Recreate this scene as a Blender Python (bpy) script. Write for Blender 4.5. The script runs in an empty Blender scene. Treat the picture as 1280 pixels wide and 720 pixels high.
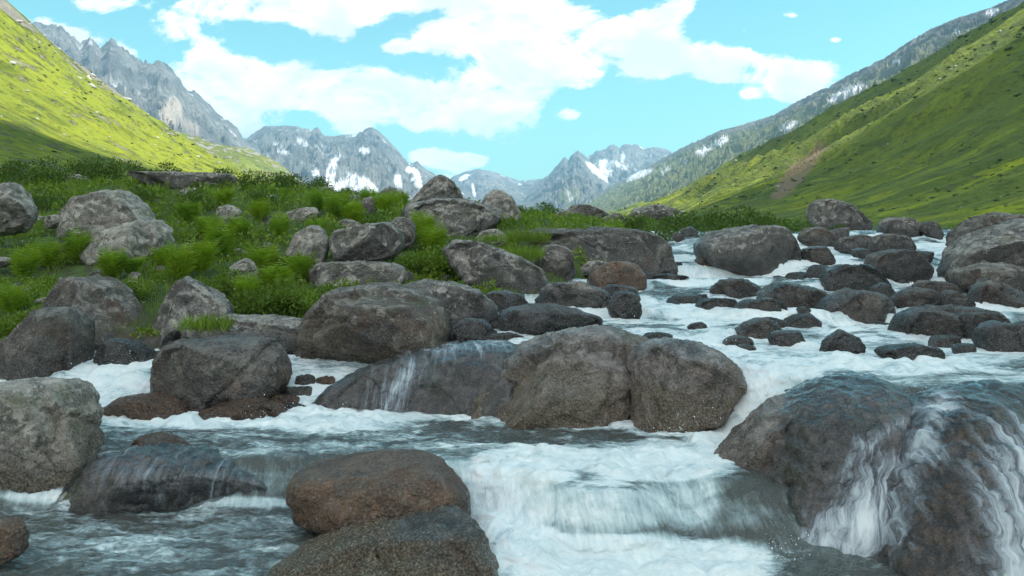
import bpy, bmesh, math, random
import numpy as np
from mathutils import Vector
R = math.radians
random.seed(7); rng = np.random.default_rng(11)
F = 1004.0; CX = 640.0; HY = 285.0; H = 2.0        # lens and eye height the place was measured with
sc = bpy.context.scene
col = sc.collection

# ---------------------------------------------------------------- numeric helpers
def ss(a, b, x):
    t = np.clip((np.asarray(x, float) - a) / (b - a), 0, 1); return t * t * (3 - 2 * t)
_perm = np.random.default_rng(3).permutation(256); _perm = np.concatenate([_perm, _perm, _perm])
_g = np.random.default_rng(4).normal(size=(256, 3)); _g /= np.linalg.norm(_g, axis=1)[:, None]
def perlin(x, y, z):
    x = np.asarray(x, float); y = np.asarray(y, float); z = np.asarray(z, float)
    x, y, z = np.broadcast_arrays(x, y, z)
    xi = np.floor(x).astype(int); yi = np.floor(y).astype(int); zi = np.floor(z).astype(int)
    xf = x - xi; yf = y - yi; zf = z - zi
    u = xf**3*(xf*(xf*6-15)+10); v = yf**3*(yf*(yf*6-15)+10); w = zf**3*(zf*(zf*6-15)+10)
    out = 0
    for dx in (0, 1):
        for dy in (0, 1):
            for dz in (0, 1):
                h = _perm[_perm[_perm[(xi+dx) & 255] + ((yi+dy) & 255)] + ((zi+dz) & 255)]
                g = _g[h]
                d = g[..., 0]*(xf-dx) + g[..., 1]*(yf-dy) + g[..., 2]*(zf-dz)
                out = out + d * (u if dx else 1-u) * (v if dy else 1-v) * (w if dz else 1-w)
    return out * 1.4
def fbm(x, y, z, o=4, gain=.5):
    a = 1; s = 0
    for i in range(o):
        s = s + a * perlin(x*2**i+i*7.1, y*2**i+i*3.3, z*2**i); a *= gain
    return s
def ridged(x, y, z, o=5, gain=.55):
    a = 1; s = 0; n = 0
    for i in range(o):
        s = s + a * (1 - 2*np.abs(perlin(x*2**i+i*5.1, y*2**i+i*9.3, z*2**i))); n += a; a *= gain
    return s / n
def W(px, py, D): return ((px-CX)/F*D, D, H-(py-HY)/F*D)

def mesh_from(name, V, Fc, mat=None, smooth=True):
    me = bpy.data.meshes.new(name)
    V = np.asarray(V, np.float32); Fc = np.asarray(Fc, np.int32)
    me.vertices.add(len(V)); me.vertices.foreach_set('co', V.ravel())
    k = Fc.shape[1]
    me.loops.add(Fc.size); me.loops.foreach_set('vertex_index', Fc.ravel())
    me.polygons.add(len(Fc)); me.polygons.foreach_set('loop_start', np.arange(0, Fc.size, k, dtype=np.int32))
    me.polygons.foreach_set('loop_total', np.full(len(Fc), k, np.int32))
    me.update(calc_edges=True)
    if smooth: me.polygons.foreach_set('use_smooth', np.ones(len(Fc), bool))
    if mat: me.materials.append(mat)
    return me
def fattr(me, name, a):
    at = me.attributes.new(name, 'FLOAT', 'POINT'); at.data.foreach_set('value', np.asarray(a, np.float32).ravel())
def link(name, me, label=None, cat=None, group=None, kind=None, loc=(0, 0, 0)):
    o = bpy.data.objects.new(name, me); col.objects.link(o); o.location = loc
    if label: o['label'] = label
    if cat: o['category'] = cat
    if group: o['group'] = group
    if kind: o['kind'] = kind
    return o
def gridfaces(n, m, wrap=False):
    i = np.arange(n-1)[:, None]; j = np.arange(m if wrap else m-1)[None, :]
    j2 = (j+1) % m
    a = i*m+j; b = i*m+j2; c = (i+1)*m+j2; d = (i+1)*m+j
    return np.stack([a, b, c, d], -1).reshape(-1, 4)

# ---------------------------------------------------------------- node helpers
class NT:
    def __init__(s, tree): s.t = tree; s.t.nodes.clear()
    def n(s, typ, **kw):
        nd = s.t.nodes.new(typ)
        ins = kw.pop('i', {})
        for k, v in kw.items(): setattr(nd, k, v)
        for k, v in ins.items(): s.set(nd.inputs[k], v)
        return nd
    def set(s, sock, v):
        if isinstance(v, bpy.types.NodeSocket): s.t.links.new(v, sock)
        elif isinstance(v, (tuple, list)) and len(v) == 3 and sock.type == 'RGBA': sock.default_value = (*v, 1)
        else: sock.default_value = v
    def m(s, op, a, b=0.0, c=None, clamp=False):
        nd = s.n('ShaderNodeMath', operation=op, use_clamp=clamp); s.set(nd.inputs[0], a); s.set(nd.inputs[1], b)
        if c is not None: s.set(nd.inputs[2], c)
        return nd.outputs[0]
    def vm(s, op, a, b=(0, 0, 0)):
        nd = s.n('ShaderNodeVectorMath', operation=op); s.set(nd.inputs[0], a)
        if op == 'SCALE': s.set(nd.inputs[3], b)
        else: s.set(nd.inputs[1], b)
        return nd.outputs[0]
    def noise(s, vec, scale, detail=5, rough=.55, dist=0.0, out=0):
        nd = s.n('ShaderNodeTexNoise', i={'Vector': vec, 'Scale': scale, 'Detail': detail, 'Roughness': rough, 'Distortion': dist}); return nd.outputs[out]
    def voro(s, vec, scale, feature='F1', out='Distance', rnd=1.0):
        nd = s.n('ShaderNodeTexVoronoi', feature=feature, i={'Vector': vec, 'Scale': scale, 'Randomness': rnd}); return nd.outputs[out]
    def mr(s, v, a, b, c=0.0, d=1.0, smooth=True):
        nd = s.n('ShaderNodeMapRange', interpolation_type='SMOOTHSTEP' if smooth else 'LINEAR', i={0: v, 1: a, 2: b, 3: c, 4: d}); return nd.outputs[0]
    def mix(s, f, a, b, mode='MIX'):
        nd = s.n('ShaderNodeMix', data_type='RGBA', blend_type=mode); s.set(nd.inputs[0], f); s.set(nd.inputs[6], a); s.set(nd.inputs[7], b); return nd.outputs[2]
    def attr(s, name): return s.n('ShaderNodeAttribute', attribute_name=name).outputs['Fac']
    def geo(s, name='Position'): return s.n('ShaderNodeNewGeometry').outputs[name]
    def tc(s, name='Object'): return s.n('ShaderNodeTexCoord').outputs[name]
    def bump(s, h, strength=.5, dist=.02, normal=None):
        i = {'Height': h, 'Strength': strength, 'Distance': dist}
        if normal is not None: i['Normal'] = normal
        return s.n('ShaderNodeBump', i=i).outputs[0]
    def sep(s, v): nd = s.n('ShaderNodeSeparateXYZ'); s.set(nd.inputs[0], v); return nd.outputs
    def comb(s, x, y, z): nd = s.n('ShaderNodeCombineXYZ'); s.set(nd.inputs[0], x); s.set(nd.inputs[1], y); s.set(nd.inputs[2], z); return nd.outputs[0]
def newmat(name):
    m = bpy.data.materials.new(name); m.use_nodes = True; return m, NT(m.node_tree)
def out(nt, surf):
    o = nt.n('ShaderNodeOutputMaterial'); nt.t.links.new(surf, o.inputs['Surface'])

# ---------------------------------------------------------------- materials
def rockmat(name, lo, hi, lichen=.35, brown=.0, moss=0.0, rough=.8, wetcol=(.42, .40, .40)):
    m, t = newmat(name)
    p = t.geo()
    n1 = t.noise(p, 1.6, 6, .6, .6); n2 = t.noise(p, 9, 6, .65); n3 = t.noise(p, 45, 4, .7)
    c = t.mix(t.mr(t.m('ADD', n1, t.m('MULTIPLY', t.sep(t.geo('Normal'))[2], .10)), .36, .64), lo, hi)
    c = t.mix(t.mr(n2, .38, .62, 0, .75), c, t.mix(.5, lo, (.03, .03, .032)))
    # crystals of the granite
    c = t.mix(t.mr(n3, .54, .66, 0, .4), c, (.42, .40, .38))
    c = t.mix(t.mr(n3, .46, .36, 0, .55), c, (.025, .025, .028))
    # rusty brown staining
    br = t.mr(t.noise(p, 2.3, 5, .6, .3), .62-.35*brown, .82-.35*brown)
    c = t.mix(t.m('MULTIPLY', br, min(1, brown+.15)), c, (.115, .062, .034))
    wet = t.attr('wet')
    # lichen crusts
    dry = t.m('SUBTRACT', 1.0, t.mr(wet, .15, .6))
    ln = t.noise(t.vm('ADD', p, (5, 9, 2)), 5.0, 7, .68, .9)
    nzz = t.sep(t.geo('Normal'))[2]; up = t.mr(nzz, -.2, .8)
    lb_ = t.m('ADD', ln, t.m('MULTIPLY', up, .13))
    lm = t.m('MULTIPLY', t.mr(lb_, .66-.14*lichen, .72-.14*lichen), t.m('MULTIPLY', dry, min(1.0, .25+lichen*1.3)))
    c = t.mix(t.m('MULTIPLY', lm, .8), c, t.mix(t.mr(n2, .4, .6), (.30, .305, .28), (.56, .56, .52)))
    dk = t.mr(t.noise(t.vm('ADD', p, (1, 4, 8)), 3.1, 7, .7, .6), .54, .60)
    c = t.mix(t.m('MULTIPLY', dk, .55), c, (.035, .035, .036))
    vd = t.voro(t.vm('ADD', p, t.vm('SCALE', t.noise(p, 14, 3, .5, 0, 1), .08)), 3.1)
    sp = t.m('MULTIPLY', t.mr(vd, .16, .13), t.m('MULTIPLY', dry, t.mr(t.noise(p, 1.1, 2), .45, .55)))
    c = t.mix(t.m('MULTIPLY', sp, min(1.0, .2+lichen)), c, (.50, .50, .47))
    mg = t.m('MULTIPLY', t.mr(t.noise(p, 3.4, 6, .65), .50, .66), t.m('MULTIPLY', dry, .25+moss))
    nz = t.sep(t.geo('Normal'))[2]
    c = t.mix(t.m('MULTIPLY', mg, t.mr(nz, -.1, .7)), c, (.075, .088, .035))
    # fine cracks
    ck = t.voro(t.vm('ADD', p, t.vm('SCALE', t.noise(p, 3, 4, .6, 0, 1), .5)), 1.3, 'DISTANCE_TO_EDGE')
    ckm = t.mr(ck, .0, .02, 1, 0)
    c = t.mix(t.m('MULTIPLY', ckm, t.mr(t.noise(p, .9, 2), .45, .6, 0, .7)), c, (.02, .02, .02))
    c = t.mix(1.0, c, (1.34, 1.14, 1.05), 'MULTIPLY')
    c = t.mix(wet, c, t.mix(1.0, c, wetcol, 'MULTIPLY'))
    h = t.m('ADD', t.m('MULTIPLY', n2, .7), t.m('MULTIPLY', n3, .25))
    h = t.m('ADD', h, t.m('MULTIPLY', n1, .5))
    h = t.m('SUBTRACT', h, t.m('MULTIPLY', ckm, .08))
    ro = t.m('ADD', t.mr(wet, .15, .8, rough, .13), t.m('MULTIPLY', t.m('SUBTRACT', n3, .5), .25), clamp=True)
    st = t.attr('stain'); gr = t.noise(p, 70, 3, .7)
    c = t.mix(t.m('MULTIPLY', st, .8), c, t.mix(t.mr(gr, .42, .6), (.085, .058, .034), (.27, .185, .105)))
    c = t.mix(t.mr(gr, .44, .34, 0, .6), c, (.03, .027, .025)); c = t.mix(t.mr(gr, .56, .68, 0, .45), c, (.50, .46, .42))
    gv = t.voro(p, 38)
    nb = t.bump(t.m('ADD', t.m('MULTIPLY', gr, .7), t.m('MULTIPLY', gv, .6)), .8, .022, t.bump(h, .95, .075))
    b = t.n('ShaderNodeBsdfPrincipled', i={'Base Color': c, 'Roughness': ro, 'Normal': nb})
    b.inputs['Specular IOR Level'].default_value = .65
    out(t, b.outputs[0]); return m
MR = {
 'pale': rockmat('granite_pale_lichen', (.20, .20, .19), (.36, .36, .335), .8, .05, .5),
 'grey': rockmat('granite_grey', (.10, .10, .10), (.20, .20, .195), .45, .12, .25),
 'dark': rockmat('granite_dark', (.055, .055, .058), (.12, .118, .118), .18, .25, .1),
 'brown': rockmat('granite_brown', (.11, .072, .046), (.24, .15, .088), .05, .6, .1, .6, (.6, .55, .5)),
 'mid': rockmat('granite_worn', (.085, .080, .076), (.19, .18, .165), .22, .42, .3),
 'wet': rockmat('granite_washed', (.14, .13, .128), (.44, .42, .41), .0, .25, .0, .5, (.70, .66, .65)),  # glints of wet tops put into the colour as its pale tone
}
MR['pale_brown'] = rockmat('granite_tan', (.13, .085, .055), (.30, .205, .13), .0, .5, .1, .5, (.75, .72, .68))  # lighter brown granite for rocks under running water
def leafmat(name, c1, c2, c3, scale=1.5, tr=.35, rough=.55):
    m, t = newmat(name)
    p = t.geo(); v = t.attr('var')
    c = t.mix(t.mr(v, 0, 1), c1, c2)
    c = t.mix(t.mr(t.noise(p, scale, 4, .6), .4, .65), c, c3)
    b = t.n('ShaderNodeBsdfPrincipled', i={'Base Color': c, 'Roughness': rough}); b.inputs['Specular IOR Level'].default_value = .3
    tl = t.n('ShaderNodeBsdfTranslucent', i={'Color': t.mix(1.0, c, (1.3, 1.4, .5), 'MULTIPLY')})
    mx = t.n('ShaderNodeMixShader', i={0: tr}); t.t.links.new(b.outputs[0], mx.inputs[1]); t.t.links.new(tl.outputs[0], mx.inputs[2])
    out(t, mx.outputs[0]); return m
M_fern = leafmat('fern_green', (.22, .31, .03), (.34, .42, .04), (.18, .28, .035), 1.2, .4)
M_shrub = leafmat('shrub_green', (.06, .10, .02), (.14, .20, .03), (.08, .13, .022), 1.8, .25)
M_shrub2 = leafmat('low_bush_green', (.11, .17, .025), (.22, .29, .04), (.12, .18, .025), 1.8, .3)
M_grass = leafmat('grass_green', (.16, .25, .03), (.28, .36, .05), (.18, .23, .04), .9, .35)
M_cover = leafmat('bank_plants_green', (.11, .19, .03), (.27, .35, .045), (.22, .29, .04), .8, .3)

def hillmat(name, rockiness=.3, far=0.0, yellow=.5, dull=0.0):
    m, t = newmat(name)
    p = t.geo(); nz = t.sep(t.geo('Normal'))[2]; u = t.attr('ua'); v = t.attr('va')
    pv = t.comb(t.m('MULTIPLY', u, .035), t.m('MULTIPLY', v, 2.6), 0.0)       # drawn out down the slope
    n1 = t.noise(p, .012, 6, .6); n2 = t.noise(p, .07, 6, .65); n3 = t.noise(p, .5, 5, .7); st = t.noise(pv, 1.0, 6, .65, .4)
    c = t.mix(t.mr(n1, .4, .6), (.12, .155, .026), (.20, .235, .030))
    low = t.mr(u, 120, 20, .35, 1.0)
    c = t.mix(t.m('MULTIPLY', low, t.mr(st, .46, .60, 0, .95)), c, (.26*yellow+.05, .28*yellow+.05, .022))  # yellow grass streaks, with right-hill sun patches put into the lower slope's colour
    c = t.mix(t.mr(n2, .5, .68, 0, .75), c, (.035, .062, .014))
    c = t.mix(t.mr(n3, .52, .64, 0, .7), c, (.042, .060, .016))
    c = t.mix(t.mr(t.noise(t.comb(t.m('MULTIPLY', u, .02), t.m('MULTIPLY', v, .45), 3.0), 1.0, 5, .6, .5), .38, .54, 0, dull), c, (.085, .115, .040))  # dull mixes put the right hill's shade into its colour, bands and upper slope
    c = t.mix(t.mr(u, 60, 140, 0, dull*.5), c, (.095, .125, .045))
    rk = t.m('MAXIMUM', t.mr(t.m('ADD', t.attr('rock'), t.noise(p, .22, 7, .75)), .95, 1.12), t.m('MULTIPLY', t.mr(t.noise(p, .16, 7, .75), .55, .61), rockiness))
    rc = t.mix(t.noise(p, .35, 6, .7), (.13, .125, .11), (.42, .39, .34))
    c = t.mix(rk, c, rc)
    c = t.mix(t.attr('earth'), c, t.mix(n3, (.20, .12, .085), (.32, .23, .17)))
    c = t.mix(t.attr('snow'), c, (.82, .84, .86))
    h = t.m('ADD', t.m('MULTIPLY', n3, .5), t.m('ADD', t.m('MULTIPLY', n2, 2.0), t.m('MULTIPLY', t.m('MULTIPLY', rk, n3), 1.5)))
    b = t.n('ShaderNodeBsdfPrincipled', i={'Base Color': c, 'Roughness': .95, 'Normal': t.bump(h, .8, 2.2)})
    b.inputs['Specular IOR Level'].default_value = .1
    out(t, b.outputs[0]); return m
def mountmat():
    m, t = newmat('mountain_rock')
    p = t.geo(); n1 = t.noise(p, .004, 8, .65); n2 = t.noise(p, .03, 7, .7)
    ps = t.n('ShaderNodeMapping', i={'Vector': p, 'Scale': (1.0, 1.0, .25)}).outputs[0]
    n3 = t.noise(ps, .02, 8, .75)
    c = t.mix(t.mr(n1, .35, .65), (.12, .125, .135), (.24, .235, .225))
    c = t.mix(t.mr(n3, .44, .62, 0, .7), c, (.055, .06, .07))
    c = t.mix(t.mr(n2, .55, .75, 0, .5), c, (.44, .42, .40))
    c = t.mix(t.attr('green'), c, t.mix(t.mr(n2, .4, .6), (.12, .145, .05), (.22, .23, .10)))
    c = t.mix(t.attr('earth'), c, (.52, .44, .38))  # tan ground with its sunlight put into the colour
    c = t.mix(t.attr('snow'), c, (.85, .87, .9))
    h = t.m('ADD', n3, t.m('MULTIPLY', n2, .5))
    b = t.n('ShaderNodeBsdfPrincipled', i={'Base Color': c, 'Roughness': .95, 'Normal': t.bump(h, 1.0, 28.0)})
    b.inputs['Specular IOR Level'].default_value = .1
    out(t, b.outputs[0]); return m
def groundmat():
    m, t = newmat('ground')
    p = t.geo(); n1 = t.noise(p, .5, 6, .6); n2 = t.noise(p, 6, 6, .7); n3 = t.noise(p, .03, 5, .6)
    green = t.mix(t.mr(n1, .4, .6), (.045, .085, .018), (.09, .13, .025))
    green = t.mix(t.mr(n2, .45, .6, 0, .85), green, (.06, .048, .03))
    green = t.mix(t.mr(n3, .5, .6, 0, .5), green, (.11, .12, .04))
    v = t.voro(p, 7, 'F1', 'Color'); peb = t.mix(.7, (.085, .075, .06), v, 'MULTIPLY')
    bed = t.mix(t.mr(n2, .4, .6), (.075, .062, .047), (.16, .14, .11)); bed = t.mix(.4, bed, peb)
    c = t.mix(t.attr('bed'), green, bed)
    b = t.n('ShaderNodeBsdfPrincipled', i={'Base Color': c, 'Roughness': .9, 'Normal': t.bump(t.m('ADD', n2, t.m('MULTIPLY', t.voro(p, 7), .6)), .8, .06)})
    out(t, b.outputs[0]); return m
def watermat(name, film=False):
    m, t = newmat(name)
    p = t.geo(); foam = t.attr('foam'); fall = t.attr('fall')
    u = t.attr('fu'); v = t.attr('fv')
    fa = t.comb(t.m('MULTIPLY', u, 1.0), t.m('MULTIPLY', v, 1.0), 0.0)
    big = t.noise(fa, 1.5, 4, .6, .5); fb = t.comb(t.m('MULTIPLY', u, 2.7), t.m('MULTIPLY', v, .30), 0.0)
    if film: mid = t.noise(fa, 5.0, 6, .62, 1.2); fine = t.noise(fa, 17.0, 5, .65, .8)
    else:
        lerp = lambda a_, b_: t.m('ADD', a_, t.m('MULTIPLY', fall, t.m('SUBTRACT', b_, a_)))
        mid = lerp(t.noise(fa, 5.0, 6, .62, 1.2), t.noise(fb, 5.0, 5, .6, .5)); fine = lerp(t.noise(fa, 17.0, 5, .65, .8), t.noise(fb, 17.0, 4, .6, .4))
    iso = t.noise(p, 16.0, 6, .7, .6)
    nn = t.m('ADD', t.m('MULTIPLY', mid, .5 if not film else .62), t.m('ADD', t.m('MULTIPLY', fine, .28 if not film else .34), t.m('MULTIPLY', iso, .22 if not film else .04)))
    nn = t.m('ADD', t.m('MULTIPLY', nn, .62), t.m('MULTIPLY', big, .38))
    thr = t.m('ADD', foam, t.m('MULTIPLY', t.m('SUBTRACT', nn, .5), t.mr(fall, 0, 1, 4.2, 1.9 if not film else 3.0)))
    fm = t.mr(thr, .30, .86)
    # churned, aerated water underneath the white
    aer = t.mr(thr, -.05, .55)
    h = t.m('ADD', t.m('MULTIPLY', mid, .6), t.m('ADD', t.m('MULTIPLY', fine, .22), t.m('MULTIPLY', iso, .12 if not film else .02)))
    nrm = t.bump(h, .9 if not film else .5, .10 if not film else .03)
    clear = t.n('ShaderNodeBsdfTransparent', i={'Color': (.62, .74, .72) if not film else (.82, .84, .84)})
    body = t.n('ShaderNodeBsdfDiffuse', i={'Color': t.mix(aer, (.23, .23, .21), (.50, .62, .64)) if not film else t.mix(aer, (.2, .2, .21), (.50, .54, .60)), 'Normal': nrm})
    dm = t.n('ShaderNodeMixShader', i={0: t.m('ADD', .42 if not film else .10, t.m('MULTIPLY', aer, .5 if not film else .55))})
    t.t.links.new(clear.outputs[0], dm.inputs[1]); t.t.links.new(body.outputs[0], dm.inputs[2])
    gl = t.n('ShaderNodeBsdfGlossy', i={'Color': (1, 1, 1), 'Roughness': .12 if not film else .22, 'Normal': nrm})
    fr = t.n('ShaderNodeFresnel', i={'IOR': 1.33, 'Normal': nrm})
    gm = t.n('ShaderNodeMixShader'); t.t.links.new(t.m('MULTIPLY', fr.outputs[0], 1.0, clamp=True), gm.inputs[0])
    t.t.links.new(dm.outputs[0], gm.inputs[1]); t.t.links.new(gl.outputs[0], gm.inputs[2])
    fc = t.mix(t.mr(nn, .42, .60), (.76, .80, .80), (.98, .96, .93))
    fo = t.n('ShaderNodeBsdfPrincipled', i={'Base Color': fc, 'Roughness': .55, 'Normal': t.bump(h, .5, .05)})
    mx = t.n('ShaderNodeMixShader', i={0: t.m('MULTIPLY', fm, .94 if not film else .72)})
    t.t.links.new(gm.outputs[0], mx.inputs[1]); t.t.links.new(fo.outputs[0], mx.inputs[2])
    out(t, mx.outputs[0]); return m
M_water = watermat('stream_water'); M_film = watermat('water_film', True)
M_ground = groundmat(); M_mount = mountmat()
M_hillL = hillmat('hill_grass_left', .6, 0, .7); M_hillR = hillmat('hill_grass_right', .12, 0, 1.15, .5); M_hillF = hillmat('hill_grass_far', .75, 0, .35)

# ---------------------------------------------------------------- lie of the land
def water_z(x, y):
    x = np.asarray(x, float); y = np.asarray(y, float)
    e1 = np.interp(x, [-3.5, -.6, -.3, .0, .3, .8, 1.2, 2], [5.62, 5.62, 5.50, 5.24, 5.0, 4.93, 5.08, 5.0])
    e1 = e1 - .10*np.exp(-((x-.62)/.3)**2) + .12*np.exp(-((x-1.15)/.25)**2) + .16*perlin(x*1.1, 2.5, 1.5)+.05*perlin(x*4, 2.5, 1.5)
    z = -.05*ss(-.1, .3, x)*(1-ss(4.9, 5.3, y)) + .3*ss(0, 1, (y-e1)/(np.interp(x, [-1, 0], [.6, .58])+.15*perlin(x*1.7, 7.5, 1.5)))
    e2 = np.interp(x, [-6, -3.5, 0, 1.4, 2.2, 3.2], [7.5, 7.6, 7.6, 6.9, 6.1, 5.3])
    z = z + np.interp(x, [-1.6, 0], [.25, .5])*ss(0, 1, (y-e2)/1.0)
    wob = .5*perlin(x*.6, y*.3, 3.3)
    z = z + np.interp(y+wob, [8.2, 9.4, 9.8, 12, 12.5, 14.3, 14.9, 17, 17.5, 19, 19.6, 22, 26, 30],
                      [0, .01, .08, .10, .22, .26, .48, .56, .70, .76, .95, 1.03, 1.08, 1.10])
    q = y*.62+.9*perlin(x*.35, y*.22, 8.1)+.25*perlin(x*1.3, y*.9, 2.1); fr = q-np.floor(q)
    z = z + ss(8.3, 9.5, y)*(1-ss(22, 26, y))*.15*(ss(0, .22, fr)-fr)
    return z
def step_phase(x, y):
    q = y*.62+.9*perlin(x*.35, y*.22, 8.1)+.25*perlin(x*1.3, y*.9, 2.1); return q-np.floor(q)
bk = [(0,480,8.2),(0,420,9.5),(200,415,9.5),(400,410,9.8),(600,385,10.6),(0,340,12),(200,340,12),(400,342,12.5),(600,345,13),(700,325,14),
      (0,282,16),(200,278,16),(400,280,16),(600,285,16.5),(700,285,18),(0,232,22),(200,232,22),(400,246,22),(600,268,22),(700,274,24),
      (820,279,28),(950,279,30),(1050,281,32),(1150,284,34),(1280,288,26),(1280,325,16),(1280,380,12),(0,226,60),(300,240,60),(600,268,60),(900,277,60),(1200,281,60),
      (0,235,34),(300,238,34),(600,268,34)]
B = np.array([W(*b) for b in bk]); Bq = np.stack([B[:, 0]/B[:, 1]*2.2, np.log(B[:, 1])*1.3], 1); Bz = B[:, 2]
def _k(r): return np.sqrt(r*r+.02)
_A = _k(np.linalg.norm(Bq[:, None]-Bq[None], axis=2))+np.eye(len(Bq))*.02
_P = np.c_[np.ones(len(Bq)), Bq]
_S = np.linalg.solve(np.block([[_A, _P], [_P.T, np.zeros((3, 3))]]), np.r_[Bz, 0, 0, 0])
def bank_z(x, y):
    x = np.asarray(x, float); y = np.asarray(y, float)
    yy = np.clip(y, 7.5, 60); u = np.clip(x/np.maximum(yy, 7.5), -.72, .72)
    q = np.stack([u*2.2, np.log(yy)*1.3], -1).reshape(-1, 2); r = np.zeros(len(q))
    for i in range(0, len(q), 20000):
        qq = q[i:i+20000]; K = _k(np.linalg.norm(qq[:, None]-Bq[None], axis=2))
        r[i:i+20000] = K@_S[:len(Bq)] + _S[-3] + qq@_S[-2:]
    return r.reshape(u.shape)
def bankmask(x, y):
    xl = np.interp(y, [0, 4, 6.6, 8.3, 8.9, 9.3, 10, 12, 15, 20, 26, 34], [-7, -7, -6.8, -6.8, -3.5, -.9, -.2, .9, 2.4, 3.6, 5.2, 7])
    xr = np.interp(y, [0, 4, 8, 13, 18, 22, 30, 34], [9, 9, 8.5, 8.0, 9.3, 12.5, 16, 16])
    m = np.maximum(ss(0, .9, xl-x), ss(0, 1.0, x-xr))
    m = m*(1-(1-ss(.45, .85, np.abs(x+.495*y)))*(1-ss(8.9, 9.5, y)))      # the side stream on the left
    return np.maximum(m, ss(30, 33, y))
def ground_z(x, y):
    x = np.asarray(x, float); y = np.asarray(y, float)
    wz = water_z(x, y); m = bankmask(x, y)
    bz = np.maximum(bank_z(x, y), wz+.10) + .10*fbm(x*.5, y*.5, 1.0, 3)*ss(7, 12, y)
    rad = np.hypot(x, y); bz = bz + 1.2*fbm(x*.01, y*.01, 5.0, 3)*ss(120, 500, rad) - 3*ss(300, 1500, rad)
    bed = wz - .38 + .10*fbm(x*1.3, y*1.3, 0.0, 3)
    return bed*(1-m)+bz*m
def surf(x, y): return np.maximum(ground_z(x, y), water_z(x, y)*(1-bankmask(x, y))-9*bankmask(x, y))
def hit(px, py, dmin=4.2, dmax=60):
    D = np.exp(np.linspace(math.log(dmin), math.log(dmax), 1500)); x, y, z = W(px, py, D)
    b = np.nonzero(z <= surf(x, y))[0]
    return float(D[b[0]]) if len(b) else None

def polar(th, rr):
    T, RR = np.meshgrid(th, rr); return RR*np.sin(T), RR*np.cos(T)
th = np.concatenate([np.linspace(-math.pi, -.68, 70, endpoint=False), np.linspace(-.68, .68, 380, endpoint=False), np.linspace(.68, math.pi, 70, endpoint=False)])
rr = np.concatenate([np.linspace(.3, 4, 12, endpoint=False), 1/np.linspace(1/4., 1/60., 330, endpoint=False), np.exp(np.linspace(math.log(60), math.log(7000), 60))])
X, Y = polar(th, rr)
Yc = np.where(Y < 0, 0.0, Y)
Z = ground_z(X, Yc)
me = mesh_from('ground', np.stack([X, Y, Z], -1).reshape(-1, 3), gridfaces(len(rr), len(th), True), M_ground)
fattr(me, 'bed', np.maximum(1-ss(.2, .8, bankmask(X, Yc)), 1-ss(9.3, 10.3, Yc)))
link('ground', me, kind='structure', label='valley floor and stream bank of green turf and stones')

# ---------------------------------------------------------------- water sheet
FOAM = [ # px, py, rx, ry, strength: where the water runs white
 (140,478,70,38,1.0),(125,510,60,20,1.0),(240,522,150,16,1.0),(400,522,130,20,1.0),(500,505,50,30,.7),
 (590,560,60,12,.4),(700,572,130,16,1.0),(820,578,110,28,1.05),(905,545,55,35,1.1),(650,590,90,22,.85),(560,578,60,14,.55),
 (640,630,70,50,.80),(760,630,110,40,.60),(740,665,60,30,.40),(860,620,50,50,.46),(650,690,70,40,1.0),(760,700,180,36,1.15),(890,705,80,34,1.0),
 (950,500,50,60,1.0),(985,450,60,30,.9),(870,430,110,28,1.05),(840,395,90,30,.95),(900,400,80,40,.85),(1000,440,110,28,.9),
 (800,410,50,10,1.0),(950,350,110,16,.7),(845,325,22,30,.95),(870,350,50,14,.75),(960,340,60,12,.7),(1100,412,120,18,.95),(1050,400,70,22,.8),
 (1220,440,80,20,.75),(1140,455,110,18,.85),(1200,470,120,16,.5),(1260,455,60,16,.3),(1030,322,50,12,.95),(1040,345,60,18,.6),(1160,312,40,22,1.0),(1180,340,22,24,.9),
 (960,372,60,14,.85),(1150,400,60,14,.8),(1000,380,60,16,.8),(900,385,60,16,.7),
 (100,620,130,8,.65),(300,628,120,8,.5),(40,600,60,10,.6),(420,640,60,10,.35),(300,560,60,14,.32),(230,545,200,16,.26),(480,552,130,14,.26),
 (200,670,260,60,.24),(1140,430,90,14,.6),(880,450,60,20,.95),(1230,395,80,18,.6),(760,400,40,12,.6),(600,690,30,30,.7)]
def foam_at(x, y, z):
    px = CX+F*x/y; py = HY+(H-z)*F/y; f = np.zeros_like(px)
    for a, b, c, d, s in FOAM:
        r = np.sqrt(((px-a)/c)**2+((py-b)/d)**2); f = np.maximum(f, s*(1-ss(.55, 1.25, r)))
    return f
th = np.concatenate([np.linspace(-1.3, -.62, 30, endpoint=False), np.linspace(-.62, .62, 620, endpoint=False), np.linspace(.62, 1.3, 30)])
rr = np.concatenate([np.linspace(1.2, 4.2, 20, endpoint=False), 1/np.linspace(1/4.2, 1/33., 620)])
X, Y = polar(th, rr); Yc = np.maximum(Y, .8)
Z0 = water_z(X, Yc)
f = foam_at(X, Yc, Z0)
dz = np.gradient(Z0, axis=0)/np.gradient(np.hypot(X, Y), axis=0)
slope = np.clip(dz, 0, 3)
f = np.maximum(f, np.where(Yc > 8, ss(.12, .5, slope)*.9, ss(.5, 1.3, slope)*.45))
far = ss(9, 14, Yc); f = np.maximum(f, far*.40)
f = f*(1-.17*ss(7.0, 8.2, Yc)*(1-ss(.2, .5, slope)))
fr = step_phase(X, Yc); calm = ss(.24, .36, fr)*(1-ss(.55, .72, fr))*ss(8.3, 9.5, Yc)
f = f*(1-.85*calm*ss(-.25, .25, fbm(X*.7, Yc*.5, 3.7, 3)))*(1-.7*ss(.0, .4, fbm(X*.8, Yc*1.1, 12.7, 4))*ss(7.2, 8.4, Yc))
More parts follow.
